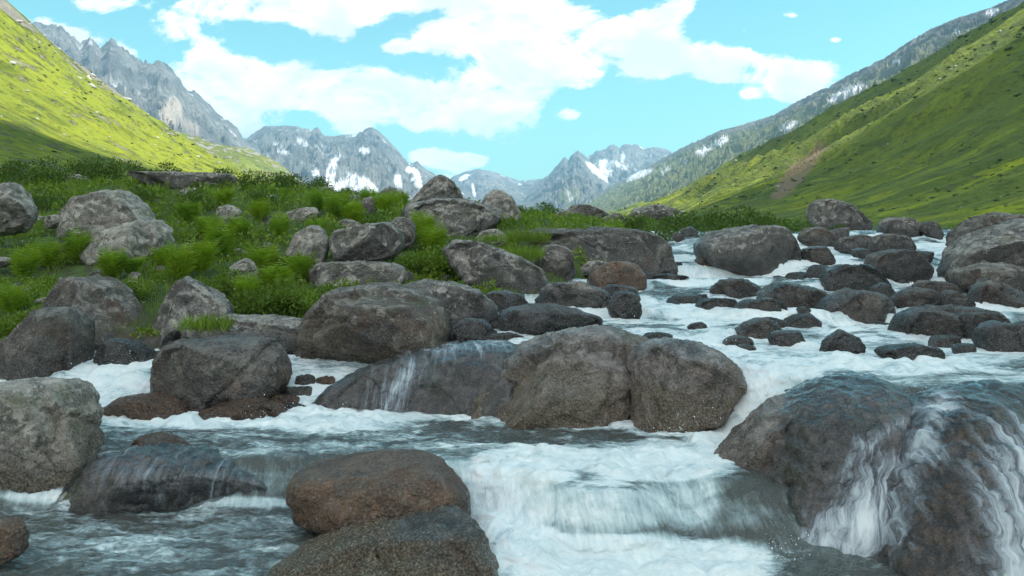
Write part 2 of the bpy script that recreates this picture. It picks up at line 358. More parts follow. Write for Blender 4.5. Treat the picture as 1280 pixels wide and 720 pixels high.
Z0 = Z0+.12*np.exp(-((X+.02-.55*(5.1-Yc))/.22)**2-((Yc-5.0)/.30)**2)+.0*np.exp(-((X-.9)/.5)**2-((Yc-4.9)/.15)**2)
fallw = ss(.25, .7, slope)
pool = 1-ss(.2, .6, f)
Zn = Z0 + pool*.030*fbm(X*3.2, Yc*7, .5, 4) + pool*.012*fbm(X*12, Yc*22, 4.5, 2)
churn = ss(.45, 1.0, f)
big = np.abs(fbm(X*2.2, Yc*2.6, 2.0, 4)); sml = np.abs(fbm(X*8, Yc*9, 7.0, 3))
Zn = Zn + churn*(1-fallw*.7)*(.12*big+.02*sml-.02)*np.clip(9/Yc, .45, 1.0)
Yn = Y - churn*.06*fbm(X*5, Z0*12, Yc*5, 3)
V = np.stack([X, Yn, Zn], -1)
Fc = gridfaces(len(rr), len(th))
vis = (Z0 > ground_z(X, Yc)-.12).reshape(-1)
Fc = Fc[vis[Fc].any(1)]
me = mesh_from('water', V.reshape(-1, 3), Fc, M_water)
fattr(me, 'foam', f); fattr(me, 'fall', fallw)
# flow coordinates: long streaks across the pools, down the falls
fu = np.where(fallw > .5, X*5, X*1.1); 
fu = X*1.0; fv = Yc*2.6+Z0*.8
fattr(me, 'fu', fu+.2*Z0); fattr(me, 'fv', fv)
WX, WY, WF, WM = X.ravel(), Yn.ravel(), f.ravel(), me
link('water', me, kind='structure', label='white mountain stream pouring between the boulders')

# ---------------------------------------------------------------- boulders
_ico = {}
def ico(n):
    if n not in _ico:
        bm = bmesh.new(); bmesh.ops.create_icosphere(bm, subdivisions=n, radius=1)
        V = np.array([v.co[:] for v in bm.verts]); Fc = np.array([[v.index for v in fc.verts] for fc in bm.faces]); bm.free(); _ico[n] = (V, Fc)
    return _ico[n]
ROCKS = []
def spline(pts, n=12):
    P = np.array(pts, float); N = len(P); o = []
    for i in range(N):
        p0, p1, p2, p3 = P[i-1], P[i], P[(i+1) % N], P[(i+2) % N]
        for k in range(n):
            t = k/n; o.append(.5*((2*p1)+(-p0+p2)*t+(2*p0-5*p1+4*p2-p3)*t*t+(-p0+3*p1-3*p2+p3)*t**3))
    return np.array(o)
def blob(x0, y0, x1, y1, seed):
    r = random.Random(seed); cx, cy = (x0+x1)/2, (y0+y1)/2; o = []
    N = 9; ph = r.random()*6.28
    for k in range(N):
        a = ph+2*math.pi*(k+.4*(r.random()-.5))/N; e = .82+.26*r.random()
        ca, sa = math.cos(a), math.sin(a); q = (abs(ca)**2.6+abs(sa)**2.6)**(-1/2.6)
        o.append((cx+(x1-x0)/2*q*e*ca, cy+(y1-y0)/2*q*e*sa))
    P = np.array(o); 
    P[:, 0] = x0+(P[:, 0]-P[:, 0].min())/np.ptp(P[:, 0])*(x1-x0); P[:, 1] = y0+(P[:, 1]-P[:, 1].min())/np.ptp(P[:, 1])*(y1-y0)
    return P.tolist()
def rock(pts, label, mat='grey', D=None, depth=.85, sq=.8, lean=.25, cuts=14, rough=1.0, wet=.22, wetall=0., lod=None,
         name='boulder', cat='boulder', group='boulders along the stream', ext=.12, seed=None, base=None, soft=False, cutr=(.62,.92), stain=0., fix=False):
    seed = len(ROCKS)*13+5 if seed is None else seed
    if len(pts) == 4 and not hasattr(pts[0], '__len__'): pts = blob(*pts, seed)
    r = np.random.default_rng(seed)
    P = spline(pts); Pl = np.concatenate([np.linspace(pts[i], pts[(i+1) % len(pts)], 12, endpoint=False) for i in range(len(pts))]); P = .45*P+.55*Pl; x0, y0 = P.min(0); x1, y1 = P.max(0); w = x1-x0; h = y1-y0
    c = np.array([(x0+x1)/2, (y0+y1)/2]); dp = depth*.5*(.55*w+.45*min(h*1.6, w))      # depth radius in pixels at D
    if D is None:
        i = np.argmax(P[:, 1]); by = base if base else y1; Df = hit(P[i, 0], by)
        if Df is None: Df = 24
        D = Df/(1-.75*dp/F)
    elif not fix:                                # stand on the ground or in the water where its foot is seen
        Df = hit(P[np.argmax(P[:, 1]), 0], y1)
        if Df: D = min(D, max(Df/(1-.75*dp/F), D*.78))
    low = P[:, 1] > c[1]; P[low, 1] += (P[low, 1]-c[1])*2*ext
    s = D/F
    a = np.arctan2(-(P[:, 1]-c[1]), P[:, 0]-c[0]); rad = np.hypot(P[:, 0]-c[0], P[:, 1]-c[1])
    od = np.argsort(a); a = a[od]; rad = rad[od]; a = np.r_[a-2*math.pi, a, a+2*math.pi]; rad = np.r_[rad, rad, rad]
    if lod is None: lod = 6 if w > 170 or (w > 110 and D < 9) else (5 if w > 34 else 4)
    n, Fc = ico(lod)
    tt = np.arctan2(n[:, 2], n[:, 0]); Rr = np.interp(tt, a, rad)*s
    rr_ = np.hypot(n[:, 0], n[:, 2])**(sq*.85); b = np.sign(n[:, 1])*np.abs(n[:, 1])**sq
    V = np.stack([np.cos(tt)*Rr*rr_, b*dp*s, np.sin(tt)*Rr*rr_], 1)
    size = max(w, h)*.5*s; hz = h*.5*s; hx = w*.5*s
    V[:, 1] += lean*V[:, 2]
    # irregular cross-section, so that it is a boulder from any side
    q = V/size; V[:, 1] += .28*dp*s*fbm(q[:, 0]*1.1+seed, q[:, 2]*1.1, q[:, 1]*.6+seed*.3, 2)
    # broken faces
    ext3 = np.array([hx, dp*s, hz])
    for k in range(cuts):
        d = r.normal(size=3); d[1] = -abs(d[1])*1.2; d[2] = abs(d[2])*.8 if k % 2 else d[2]*.6; d[0] *= .75; d /= np.linalg.norm(d)
        pr = V@d; sup = pr.max(); lim = sup*(r.uniform(*cutr)-.10); over = np.maximum(pr-lim, 0)
        keep = np.where(np.abs(n[:, 1]) < .35, .55, .0)       # the outline stays as measured
        V -= d*(over*(1-.10)*(1-keep))[:, None]
    q = V/size+seed*1.7
    nr = V/np.linalg.norm(V, axis=1)[:, None]
    d1 = fbm(q[:, 0]*1.8, q[:, 1]*1.8, q[:, 2]*1.8, 3); d2 = ridged(q[:, 0]*3.2, q[:, 1]*3.2, q[:, 2]*4.5, 4)
    p3 = (V+seed)*1.0; d3 = fbm(p3[:, 0]*7, p3[:, 1]*7, p3[:, 2]*7, 4, .6)
    amp = rough*size
    V = V + nr*(amp*.055*d1*(0.6+.4*np.abs(n[:, 1])) + amp*.06*(d2-.5) + rough*min(.045, .03*size+.008)*d3)[:, None]
    nc = (2 if w > 60 else 1) if cuts > 2 else 0                 # joints and cracks
    for k in range(nc):
        d = r.normal(size=3); d[1] *= .35; d /= np.linalg.norm(d); o_ = r.uniform(-.35, .35)*size
        dist = np.abs(V@d-o_+.10*size*fbm(q[:, 0]*1.6+k, q[:, 1]*1.6, q[:, 2]*1.6, 3)); gw = max(.012, .022*size)
        side = (V@d-o_) > 0
        V = V - nr*((.035*size+.01)*np.exp(-(dist/gw)**2))[:, None] - nr*(side*.02*size*ss(0, gw*2, dist))[:, None]
    C = np.array(W(c[0], c[1], D))
    for _ in range(3):                       # keep width, top and middle as measured
        P3 = V+C; qx = CX+F*P3[:, 0]/P3[:, 1]; qy = HY+(H-P3[:, 2])*F/P3[:, 1]
        kx = np.clip(w/max(np.ptp(qx), 1), .7, 1.4); V[:, 0] *= kx
        C[0] += ((x0+x1)/2-(qx.min()+qx.max())/2)*s; zb = V[:, 2].min(); ht = np.ptp(V[:, 2])
        V[:, 2] = zb+(V[:, 2]-zb)*np.clip(1-(y0-qy.min())*s/ht, .7, 1.4)
    P3 = V+C
    
    lvl = water_z(P3[:, 0], np.maximum(P3[:, 1], 1)); m = bankmask(P3[:, 0], P3[:, 1])
    we = (1-ss(wet*.4, wet+.1*perlin(p3[:, 0]*2, p3[:, 1]*2, p3[:, 2]*2)+.12, P3[:, 2]-lvl))*(1-m)
    we = np.maximum(we, np.clip(wetall*(1.0+.5*fbm(p3[:, 0]*1.1, p3[:, 1]*1.1, p3[:, 2]*1.1, 3)), 0, 1))
    stn = stain*(1-ss(.18, .50, (P3[:, 2]-lvl)/(2*hz)+.22*fbm(p3[:, 0]*1.5, p3[:, 1]*1.5, p3[:, 2]*3, 4)))
    zb = V[:, 2].min(); V[:, 2] -= zb
    me = mesh_from(name, V, Fc, MR[mat]); fattr(me, 'wet', we); fattr(me, 'stain', stn)
    o = link(name, me, label, cat, group, loc=(C[0], C[1], C[2]+zb))
    ROCKS.append((C[0], C[1], hx*1.0, dp*s, C[2], hz, o)); return o
def stone(pts, label, mat='grey', **k):
    k.setdefault('name', 'stone'); k.setdefault('cat', 'stone'); k.setdefault('group', 'smaller stones among the plants and boulders')
    return rock(pts, label, mat, **k)
def wstone(pts, label, mat='dark', **k):
    k.setdefault('name', 'stone'); k.setdefault('cat', 'stone'); k.setdefault('group', 'wet stones standing in the white water'); k.setdefault('wetall', .6); k.setdefault('depth', .9)
    return rock(pts, label, mat, **k)

# left bank, foreground
rock([(-60,510),(-20,473),(30,471),(65,478),(95,502),(118,532),(131,556),(120,580),(85,602),(20,612),(-60,612)], 'pale lichen-crusted boulder with a brown foot at the left edge of the lower pool', 'pale', D=6.6, stain=.7, depth=.8, cuts=4, rough=.7, wet=.12)
big_brown = rock([(-30,445),(15,412),(50,385),(85,384),(108,405),(118,440),(117,462),(80,479),(-30,474)], 'smooth brown-black boulder at the left edge behind the pale lichen-crusted one', 'mid', D=8.9, cuts=2, rough=.6, wetall=.25)
rock([(35,400),(48,358),(64,345),(100,344),(135,352),(160,368),(180,392),(188,412),(170,428),(110,432),(45,430)], 'rounded grey boulder with a rough flaking crown, right behind the brown-black boulder on the left', 'mid', D=9.9, cuts=4)
rock([(187,400),(190,378),(206,351),(220,345),(242,353),(272,370),(293,388),(288,402),(250,412),(215,428),(192,424)], 'pointed grey boulder with white flecks standing above the left cascade', 'grey', D=10.4, cuts=5)
rock([(225,402),(262,394),(330,392),(382,399),(396,425),(372,446),(240,434)], 'low flat grey boulder with a tuft of grass at its left end', 'grey', D=10.0, cuts=4)
rock([(115,430),(135,422),(165,425),(192,436),(196,455),(170,462),(118,458)], 'dark brown boulder lodged at the head of the left cascade', 'dark', D=9.5, wetall=.5)
rock([(187,462),(198,440),(232,424),(290,417),(332,422),(356,441),(366,468),(350,492),(305,506),(240,512),(198,494)], 'big dark rounded boulder right of the left cascade', 'mid', D=8.5, cuts=3, rough=.6, wet=.15, wetall=.3, lean=.1)
rock([(123,510),(148,494),(192,490),(232,503),(238,516),(200,522),(140,521)], 'flat orange-brown slab in the foam below the left cascade', 'brown', D=7.5, cuts=2, wetall=.7, group='flat brown slabs in the foam')
rock([(243,512),(280,499),(325,496),(356,504),(358,518),(300,524),(250,522)], 'thin orange-brown slab under the big dark rounded boulder', 'brown', D=7.55, cuts=2, wetall=.7, group='flat brown slabs in the foam')
# middle left
rock([(367,425),(374,402),(418,375),(440,361),(490,352),(532,362),(562,392),(564,428),(540,446),(500,452),(430,462),(388,452)], 'big grey boulder with white lichen dots and a reddish underside, centre left', 'mid', D=8.9, stain=.5, cuts=5, rough=.8, wet=.1)
rock([(503,353),(530,348),(565,353),(602,366),(623,386),(620,402),(598,410),(560,424),(520,420)], 'grey boulder with white lichen spots leaning behind the big centre-left one', 'grey', D=9.6, cuts=4)
rock([(565,408),(580,397),(605,400),(622,412),(618,428),(575,432)], 'small dark boulder wedged under the spotted boulder', 'dark', D=8.9, wetall=.4)
stone([(608,366),(630,362),(655,368),(662,382),(640,390),(610,384)], 'smooth rounded grey stone between the centre boulders', 'grey', D=10.4, cuts=2)
rock([(620,392),(660,379),(705,381),(748,395),(754,412),(715,418),(640,417)], 'flat dark slab just above the huge central boulder', 'dark', D=9.2, wetall=.3, cuts=5)
rock([(668,372),(690,355),(725,350),(758,360),(768,380),(720,388),(672,386)], 'rough grey ledge of broken rock left of the reddish boulder', 'grey', D=11.2, rough=1.8, wetall=.2)
rock([(411,300),(415,288),(448,281),(482,277),(500,288),(506,306),(490,319),(450,324),(420,321)], 'smooth oval grey boulder lying on the stepped slab', 'grey', D=12.9, cuts=3, rough=.7)
rock([(386,340),(400,327),(450,325),(506,329),(512,346),(500,357),(450,364),(398,360)], 'long stepped grey slab with a flat top under the oval boulder', 'grey', D=12.2, sq=.6, cuts=6)
rock([(357,313),(368,292),(388,281),(403,288),(413,308),(405,328),(364,326)], 'upright pale grey boulder left of the oval boulder', 'pale', D=13.0, cuts=6)
rock([(484,276),(500,271),(516,282),(520,300),(505,308),(488,300)], 'grey boulder peeping out behind the oval one', 'grey', D=14.2)
stone([(356,268),(372,260),(395,259),(401,270),(375,278)], 'low pale stone among ferns left of the skyline boulders', 'pale', D=17)
stone([(446,262),(455,248),(478,245),(494,255),(490,268),(455,270)], 'grey stone among ferns left of the block slab', 'grey', D=19)
rock([(466,250),(470,240),(486,233),(500,239),(508,251),(485,257)], 'small pointed boulder on the skyline left of the pyramid', 'grey', D=22, group='boulders on the skyline')
rock([(512,252),(522,240),(533,227),(547,218),(562,223),(574,237),(583,252),(570,259),(525,259)], 'pyramid-shaped grey boulder on the skyline', 'grey', D=19, cuts=6, depth=1.0, group='boulders on the skyline', sq=.95)
rock([(501,262),(508,251),(560,247),(600,254),(625,262),(630,276),(618,290),(580,296),(540,294),(505,280)], 'broad angular grey block under the pyramid boulder', 'grey', D=17, cuts=8, sq=.65)
rock([(598,262),(606,243),(622,236),(640,246),(652,268),(640,282),(606,278)], 'pale grey rounded boulder right of the pyramid on the skyline', 'pale', D=18.5, group='boulders on the skyline')
stone([(594,300),(603,290),(622,286),(634,297),(630,308),(600,310)], 'light grey stone below the broad angular block', 'pale', D=15.2)
rock([(553,312),(572,299),(605,304),(650,320),(677,335),(686,352),(672,370),(640,373),(596,358),(570,335)], 'long grey boulder sloping down to the right below a grass tuft', 'grey', D=12.6, cuts=6, wetall=.0)
rock([(648,300),(660,284),(700,283),(770,287),(828,291),(843,302),(840,322),(825,342),(800,350),(735,343),(672,330),(652,318)], 'long mossy dark slab across the left side of the upper fall', 'dark', D=15.3, cuts=5, sq=.7, depth=.55, rough=.6)
rock([(668,330),(676,310),(698,305),(716,318),(720,340),(708,352),(680,350)], 'rounded dark grey boulder against the long mossy slab', 'mid', D=13.6)
rock([(733,352),(742,335),(768,326),(795,329),(808,342),(807,360),(760,362)], 'reddish brown boulder below the long mossy slab', 'brown', D=13.0, cuts=3, rough=.6, group='boulders along the stream')
stone([(722,340),(738,326),(758,326),(764,338),(750,346)], 'small grey stone behind the reddish brown boulder', 'grey', D=13.8)
wstone([(758,385),(768,367),(785,363),(801,370),(803,388),(798,400),(765,400)], 'dark round wet stone at the left edge of the rapids', 'dark', D=10.9)
wstone([(752,362),(770,355),(796,359),(797,368),(760,371)], 'thin dark cap stone on top of the round wet stone', 'dark', D=11.4, ext=.02)
wstone([(822,338),(828,324),(840,321),(848,332),(845,344),(828,346)], 'knobbly dark stone beside the upper fall', 'dark', D=14.4, rough=1.8)
wstone((808,341,862,350), 'flat dark ledge stone at the foot of the upper fall', 'dark', D=13.8)
wstone((672,352,700,362), 'small pale stone lying on the broken ledge', 'grey', D=11.6)
# huge central boulder
B2 = rock([(380,510),(400,490),(440,465),(500,440),(560,431),(630,427),(668,445),(665,500),(620,535),(500,541),(405,522)], 'low wet shoulder of rock with a film of water left of the huge central boulder', 'wet', D=7.75, fix=True, cuts=3, rough=.7, wetall=.75, depth=.6, lean=.5, group='wet boulders in the middle of the stream')
B1 = rock([(566,548),(574,505),(592,462),(640,432),(700,413),(750,405),(800,409),(850,430),(852,480),(838,530),(800,548),(680,553)], 'huge wet central boulder with a brown lower face', 'wet', D=7.45, fix=True, stain=.9, cuts=6, rough=.9, wetall=.35, depth=.62, lean=.45, wet=.12, group='wet boulders in the middle of the stream')
B3 = rock([(782,540),(786,480),(792,440),(822,422),(870,421),(908,434),(930,455),(935,478),(920,500),(893,525),(860,545),(820,550)], 'dark glistening boulder joined to the right end of the huge central boulder', 'wet', D=7.0, fix=True, stain=.8, cuts=5, rough=.8, wetall=.6, depth=.75, lean=.35, wet=.3, group='wet boulders in the middle of the stream')
# foreground
rock([(70,622),(80,600),(130,568),(175,556),(240,562),(300,578),(345,600),(352,622),(300,640),(120,640)], 'rippled low boulder washed over by water in the lower left', 'wet', D=5.95, cuts=2, rough=.8, wetall=.7, depth=.55, group='foreground boulders', name='boulder')
SUB = ROCKS[-1][-1]
rock([(160,556),(175,543),(198,539),(222,548),(242,560),(215,568),(170,566)], 'small reddish brown hump poking out of the left pool', 'brown', D=6.35, cuts=1, rough=.5, wetall=.6, group='foreground boulders', name='stone', cat='stone')
rock([(-40,668),(-10,648),(12,646),(30,662),(38,684),(15,696),(-40,698)], 'dark boulder corner with an orange foot at the bottom left edge', 'brown', D=4.75, wetall=.4, group='foreground boulders')
rock([(357,604),(362,585),(385,572),(440,566),(500,561),(545,567),(573,586),(587,608),(588,630),(560,642),(450,644),(370,634)], 'rounded orange-brown wet boulder in front of the mid pool', 'brown', D=5.45, cuts=0, rough=.6, wetall=.45, depth=.8, group='foreground boulders')
rock([(318,730),(322,698),(360,668),(420,648),(500,634),(560,631),(602,648),(626,690),(632,740),(600,790),(340,790)], 'large dark speckled boulder cut off by the bottom edge', 'mid', D=4.75, stain=1, cuts=4, rough=1.0, wetall=.7, depth=.8, lean=.3, group='foreground boulders')
rock([(690,700),(700,640),(725,608),(765,598),(800,614),(818,665),(822,700),(760,715)], 'brown boulder seen through the curtain of falling water', 'pale_brown', D=5.58, fix=True, cuts=1, rough=.6, wetall=.5, depth=.6, lean=.5, group='foreground boulders')
rock([(800,690),(806,640),(828,612),(860,612),(885,640),(890,695),(850,705)], 'smaller brown boulder under the fall beside the wet grey boulder', 'pale_brown', D=5.7, fix=True, cuts=2, wetall=.6, depth=.6, group='foreground boulders')
R81 = rock([(868,700),(882,640),(886,585),(905,560),(945,532),(1000,500),(1075,475),(1145,467),(1190,480),(1225,540),(1225,640),(1190,720),(1000,740),(890,735)], 'big wet grey boulder with a glistening top in the right foreground', 'wet', D=5.75, fix=True, stain=.35, cuts=2, rough=.62, seed=4242, wetall=.6, depth=.62, lean=.55, group='foreground boulders', lod=7)
R82 = rock([(1060,800),(1090,700),(1135,610),(1190,540),(1240,500),(1310,478),(1400,490),(1480,600),(1480,800),(1300,860)], 'brown boulder under a splashing sheet of water at the bottom right corner', 'pale_brown', D=5.15, fix=True, cuts=3, rough=.5, wetall=.7, depth=.7, lean=.6, group='foreground boulders', lod=7)
# right: rapids
rock([(866,305),(890,289),(938,280),(975,282),(990,299),(1002,322),(997,338),(930,345),(872,326)], 'smooth grey whaleback boulder right of the upper fall', 'grey', D=16.0, cuts=3, rough=.6, wet=.5)
wstone([(868,325),(880,318),(905,322),(930,330),(925,344),(878,343)], 'rusty dark stone under the whaleback boulder', 'brown', D=14.9)
wstone([(888,362),(905,348),(935,348),(955,360),(955,372),(890,374)], 'rough stone splashed over by white water below the whaleback boulder', 'mid', D=12.2)
wstone([(912,388),(925,374),(955,371),(978,378),(985,392),(950,398),(918,396)], 'greenish dark stone in the middle of the rapids', 'mid', D=11.0)
wstone((868,372,925,386), 'flat dark stone just left of the greenish one', 'dark', D=11.6)
wstone((936,396,984,411), 'low grey-green stone in front of the greenish one', 'mid', D=10.1)
wstone((958,412,1008,434), 'black lumpy stone in the foam left of the pointed one', 'dark', D=9.2)
wstone([(1024,438),(1034,422),(1055,411),(1074,420),(1083,438),(1050,443)], 'pointed black stone standing in the foam', 'dark', D=9.0)
wstone([(1092,442),(1105,432),(1140,428),(1170,436),(1182,446),(1130,452)], 'flat black stone low in the rapids right of the pointed one', 'dark', D=8.6)
rock([(1013,390),(1020,378),(1040,368),(1062,359),(1100,366),(1118,380),(1122,396),(1080,405),(1028,404)], 'humped purple-grey boulder in the middle of the right rapids', 'mid', D=10.9, wetall=.35, rough=.7)
rock([(1108,418),(1122,395),(1150,384),(1200,380),(1245,385),(1264,400),(1258,416),(1190,425),(1120,424)], 'broad flat dark boulder with a mossy right end in the rapids', 'dark', D=10.0, cuts=5, wetall=.4, rough=.9)
wstone((1205,408,1255,423), 'small dark stone under the mossy end of the flat boulder', 'dark', D=9.5)
wstone([(1254,428),(1262,408),(1285,400),(1310,410),(1310,430)], 'bluish rounded stone at the right edge of the rapids', 'mid', D=9.3)
rock([(1022,362),(1028,340),(1050,330),(1085,330),(1108,345),(1115,362),(1070,368)], 'dark boulder with water sheeting over it on the right', 'dark', D=13.2, wetall=.9, group='wet stones standing in the white water')
rock([(1078,335),(1085,318),(1120,311),(1160,316),(1168,332),(1155,350),(1110,352),(1085,346)], 'square dark boulder carrying another one, right of the sheeting water', 'dark', D=14.2, sq=.65, wetall=.3, rough=.7)
rock([(1084,316),(1090,298),(1110,292),(1135,297),(1146,312),(1120,320)], 'dark boulder sitting on top of the square one', 'dark', D=15.2, rough=.7)
wstone((1135,313,1168,329), 'dark stone at the right shoulder of the square boulder', 'dark', D=14.8)
wstone([(1082,372),(1088,358),(1108,353),(1122,365),(1120,379),(1092,382)], 'dark stone left of a pair of brown ones below the square boulder', 'dark', D=12.0)
rock([(1112,378),(1125,364),(1150,358),(1172,366),(1176,380),(1140,388)], 'dark brown rounded boulder below the square boulder', 'mid', D=11.6, wetall=.3)
rock([(1138,362),(1150,352),(1180,350),(1204,360),(1202,372),(1165,374)], 'low rough grey boulder behind the dark brown rounded one', 'mid', D=12.6, wetall=.2)
rock([(1168,382),(1175,368),(1195,362),(1216,370),(1220,382),(1190,388)], 'small brown boulder left of the right-edge cobbles', 'mid', D=11.3)
rock([(1206,380),(1214,358),(1238,347),(1270,354),(1300,368),(1300,386),(1230,388)], 'smooth brown-grey boulder at the right edge', 'mid', D=11.4, cuts=3)
rock([(1180,356),(1190,338),(1230,326),(1275,330),(1300,340),(1300,362),(1210,368)], 'flat-topped grey boulder lying below the big sloping one at the right edge', 'mid', D=12.2, cuts=5)
rock([(1170,338),(1185,318),(1225,298),(1265,282),(1310,272),(1340,280),(1340,345),(1240,352),(1180,350)], 'big sloping grey boulder at the right edge', 'grey', D=13.4, cuts=3, rough=.6)
rock([(1181,305),(1188,290),(1215,272),(1245,266),(1290,264),(1320,275),(1310,305),(1240,315),(1190,320)], 'rough dark boulder with a knobbly top behind the big sloping one', 'mid', D=15.2, cuts=8, rough=1.4)
rock([(1007,268),(1010,252),(1022,248),(1045,250),(1072,262),(1092,275),(1080,286),(1012,284)], 'angular grey boulder on the skyline before the right hillside', 'grey', D=24, cuts=6, group='boulders on the skyline', depth=.9)
rock([(1095,292),(1105,276),(1125,271),(1150,278),(1156,292),(1120,299)], 'rough grey boulder right of the angular skyline boulder', 'grey', D=23, group='boulders on the skyline')
rock([(1148,290),(1156,277),(1172,278),(1180,290),(1170,299)], 'small dark boulder next to the lip of the far fall', 'dark', D=22.5, group='boulders on the skyline')
rock([(996,300),(1004,285),(1025,283),(1043,293),(1046,308),(1015,314)], 'rusty-spotted grey boulder right of the whaleback boulder', 'mid', D=18)
rock((1038,284,1062,304), 'small dark boulder at the edge of the shrubs', 'dark', D=19)
rock([(1042,310),(1052,298),(1078,293),(1094,300),(1092,314),(1060,317)], 'low dark boulder left of the stacked pair', 'dark', D=16.8)
wstone([(996,322),(1005,309),(1028,308),(1045,318),(1040,328),(1005,330)], 'bluish wet stone in front of the rusty-spotted boulder', 'mid', D=15.8)
wstone((1064,310,1090,322), 'small black stone in the foam behind the sheeting water', 'dark', D=15)
# far middle
rock([(703,268),(712,257),(735,255),(756,262),(762,272),(730,276)], 'low grey boulder on the skyline above the long mossy slab', 'grey', D=24, group='boulders on the skyline')
rock([(752,285),(754,270),(770,266),(787,272),(788,288)], 'square grey boulder at the head of the upper fall', 'mid', D=21)
stone((692,263,722,275), 'flat grey stone in the turf left of the low skyline boulder', 'grey', D=22)
rock([(783,272),(795,260),(825,255),(850,262),(856,274)], 'hazy grey boulder half sunk behind the right-hand shrubs', 'grey', D=34, group='boulders on the skyline')
wstone((850,283,872,296), 'dark stone at the lip of the upper fall', 'dark', D=17.5)
stone((840,290,856,302), 'small wet stone between the slab and the upper fall', 'dark', D=16.5)
# left bank
rock([(-30,280),(-20,232),(8,227),(30,243),(45,256),(48,270),(38,285),(-20,290)], 'pale lichen boulder cut off by the left edge on the bank', 'pale', D=13.5, cuts=5)
rock([(72,300),(70,262),(80,251),(112,243),(145,236),(160,240),(180,254),(195,272),(190,295),(160,310),(95,312)], 'large pale angular boulder crowning the left bank', 'pale', D=13.9, cuts=7, sq=.72, seed=91)
rock([(98,318),(102,295),(140,288),(180,277),(205,274),(218,284),(219,298),(214,314),(188,328),(150,330),(112,330)], 'pale block split off under the large angular boulder', 'pale', D=13.5, cuts=5, sq=.7)
stone((55,268,78,284), 'small pale stone left of the large angular boulder', 'pale', D=14.6)
stone((288,270,311,284), 'small blue-grey stone among the ferns', 'grey', D=16)
stone((270,292,291,312), 'round pale stone right of the tallest ferns', 'pale', D=14.4)
stone([(284,345),(292,330),(308,322),(322,335),(324,350),(300,354)], 'whitish rough stone in a patch of bare earth', 'pale', D=12.2, rough=1.5)
stone((224,234,248,249), 'pale stone near the top of the left bank', 'pale', D=20)
stone((80,217,110,229), 'flat pale stone below the left hillside', 'pale', D=25)
rock([(158,222),(165,215),(232,213),(290,215),(299,232),(290,240),(195,238)], 'long flat-topped grey rock slab at the foot of the left hillside', 'grey', D=26, cuts=4, sq=.6, depth=.4, group='boulders on the skyline')
stone((-12,321,22,333), 'flat pale stone in the grass at the left edge', 'pale', D=11.9)
stone((-12,364,28,378), 'dull grey stone low in the grass at the left edge', 'grey', D=10.4)
stone((395,233,418,247), 'small grey stone on the skyline in the shrubs', 'grey', D=24)
stone((420,238,450,250), 'flat grey stone on the skyline left of the small pointed boulder', 'grey', D=24)
stone((258,404,292,418), 'thin grey stone wedged behind the big dark rounded boulder', 'grey', D=9.6)
wstone((600,415,660,432), 'wet purple-grey stone in the trickle above the huge central boulder', 'mid', D=8.6)

def scatter(n, y0, y1, u0, u1, wet_, label, group, smin, smax, mats, seed):
    r = np.random.default_rng(seed); k = tries = 0
    while k < n and tries < 6000:
        tries += 1; D = 1/r.uniform(1/y1, 1/y0); x = D*r.uniform(u0, u1)
        m = float(bankmask(np.array([x]), np.array([D]))[0])
        if (wet_ and m > .15) or (not wet_ and m < .6): continue
        sz = (smin+(smax-smin)*r.random()**2); 
        if any(((x-a)/(hx+sz*.3))**2+((D-b)/(dy+sz*.3))**2 < 1 for (a, b, hx, dy, *_q) in ROCKS): continue
        z = float(surf(np.array([x]), np.array([D]))[0]); px = CX+F*x/D; py = HY+(H-z)*F/D; w = sz*F/D; h = w*r.uniform(.42, .75)
        f = wstone if wet_ else stone
        f((px-w/2, py-h*.62, px+w/2, py+h*.38), label, mats[int(r.integers(len(mats)))], D=D, fix=True, group=group, lod=4 if w < 45 else 5, seed=int(r.integers(1e6)), ext=.2); k += 1
scatter(30, 7.6, 20, .10, .62, True, 'small dark wet stone breaking the white water of the rapids', 'small stones breaking the white water', .2, 1.15, ['dark', 'mid', 'mid', 'dark'], 5)
scatter(60, 9.6, 20, -.64, .0, False, 'small lichen-flecked stone half buried in the plants of the left bank', 'half-buried stones of the left bank', .18, .6, ['pale', 'grey', 'grey', 'mid'], 6)
scatter(30, 7.5, 10.6, -.42, .02, True, 'small dark stone wedged between the boulders beside the left cascade', 'stones wedged beside the left cascade', .2, .55, ['dark', 'mid', 'brown'], 9)
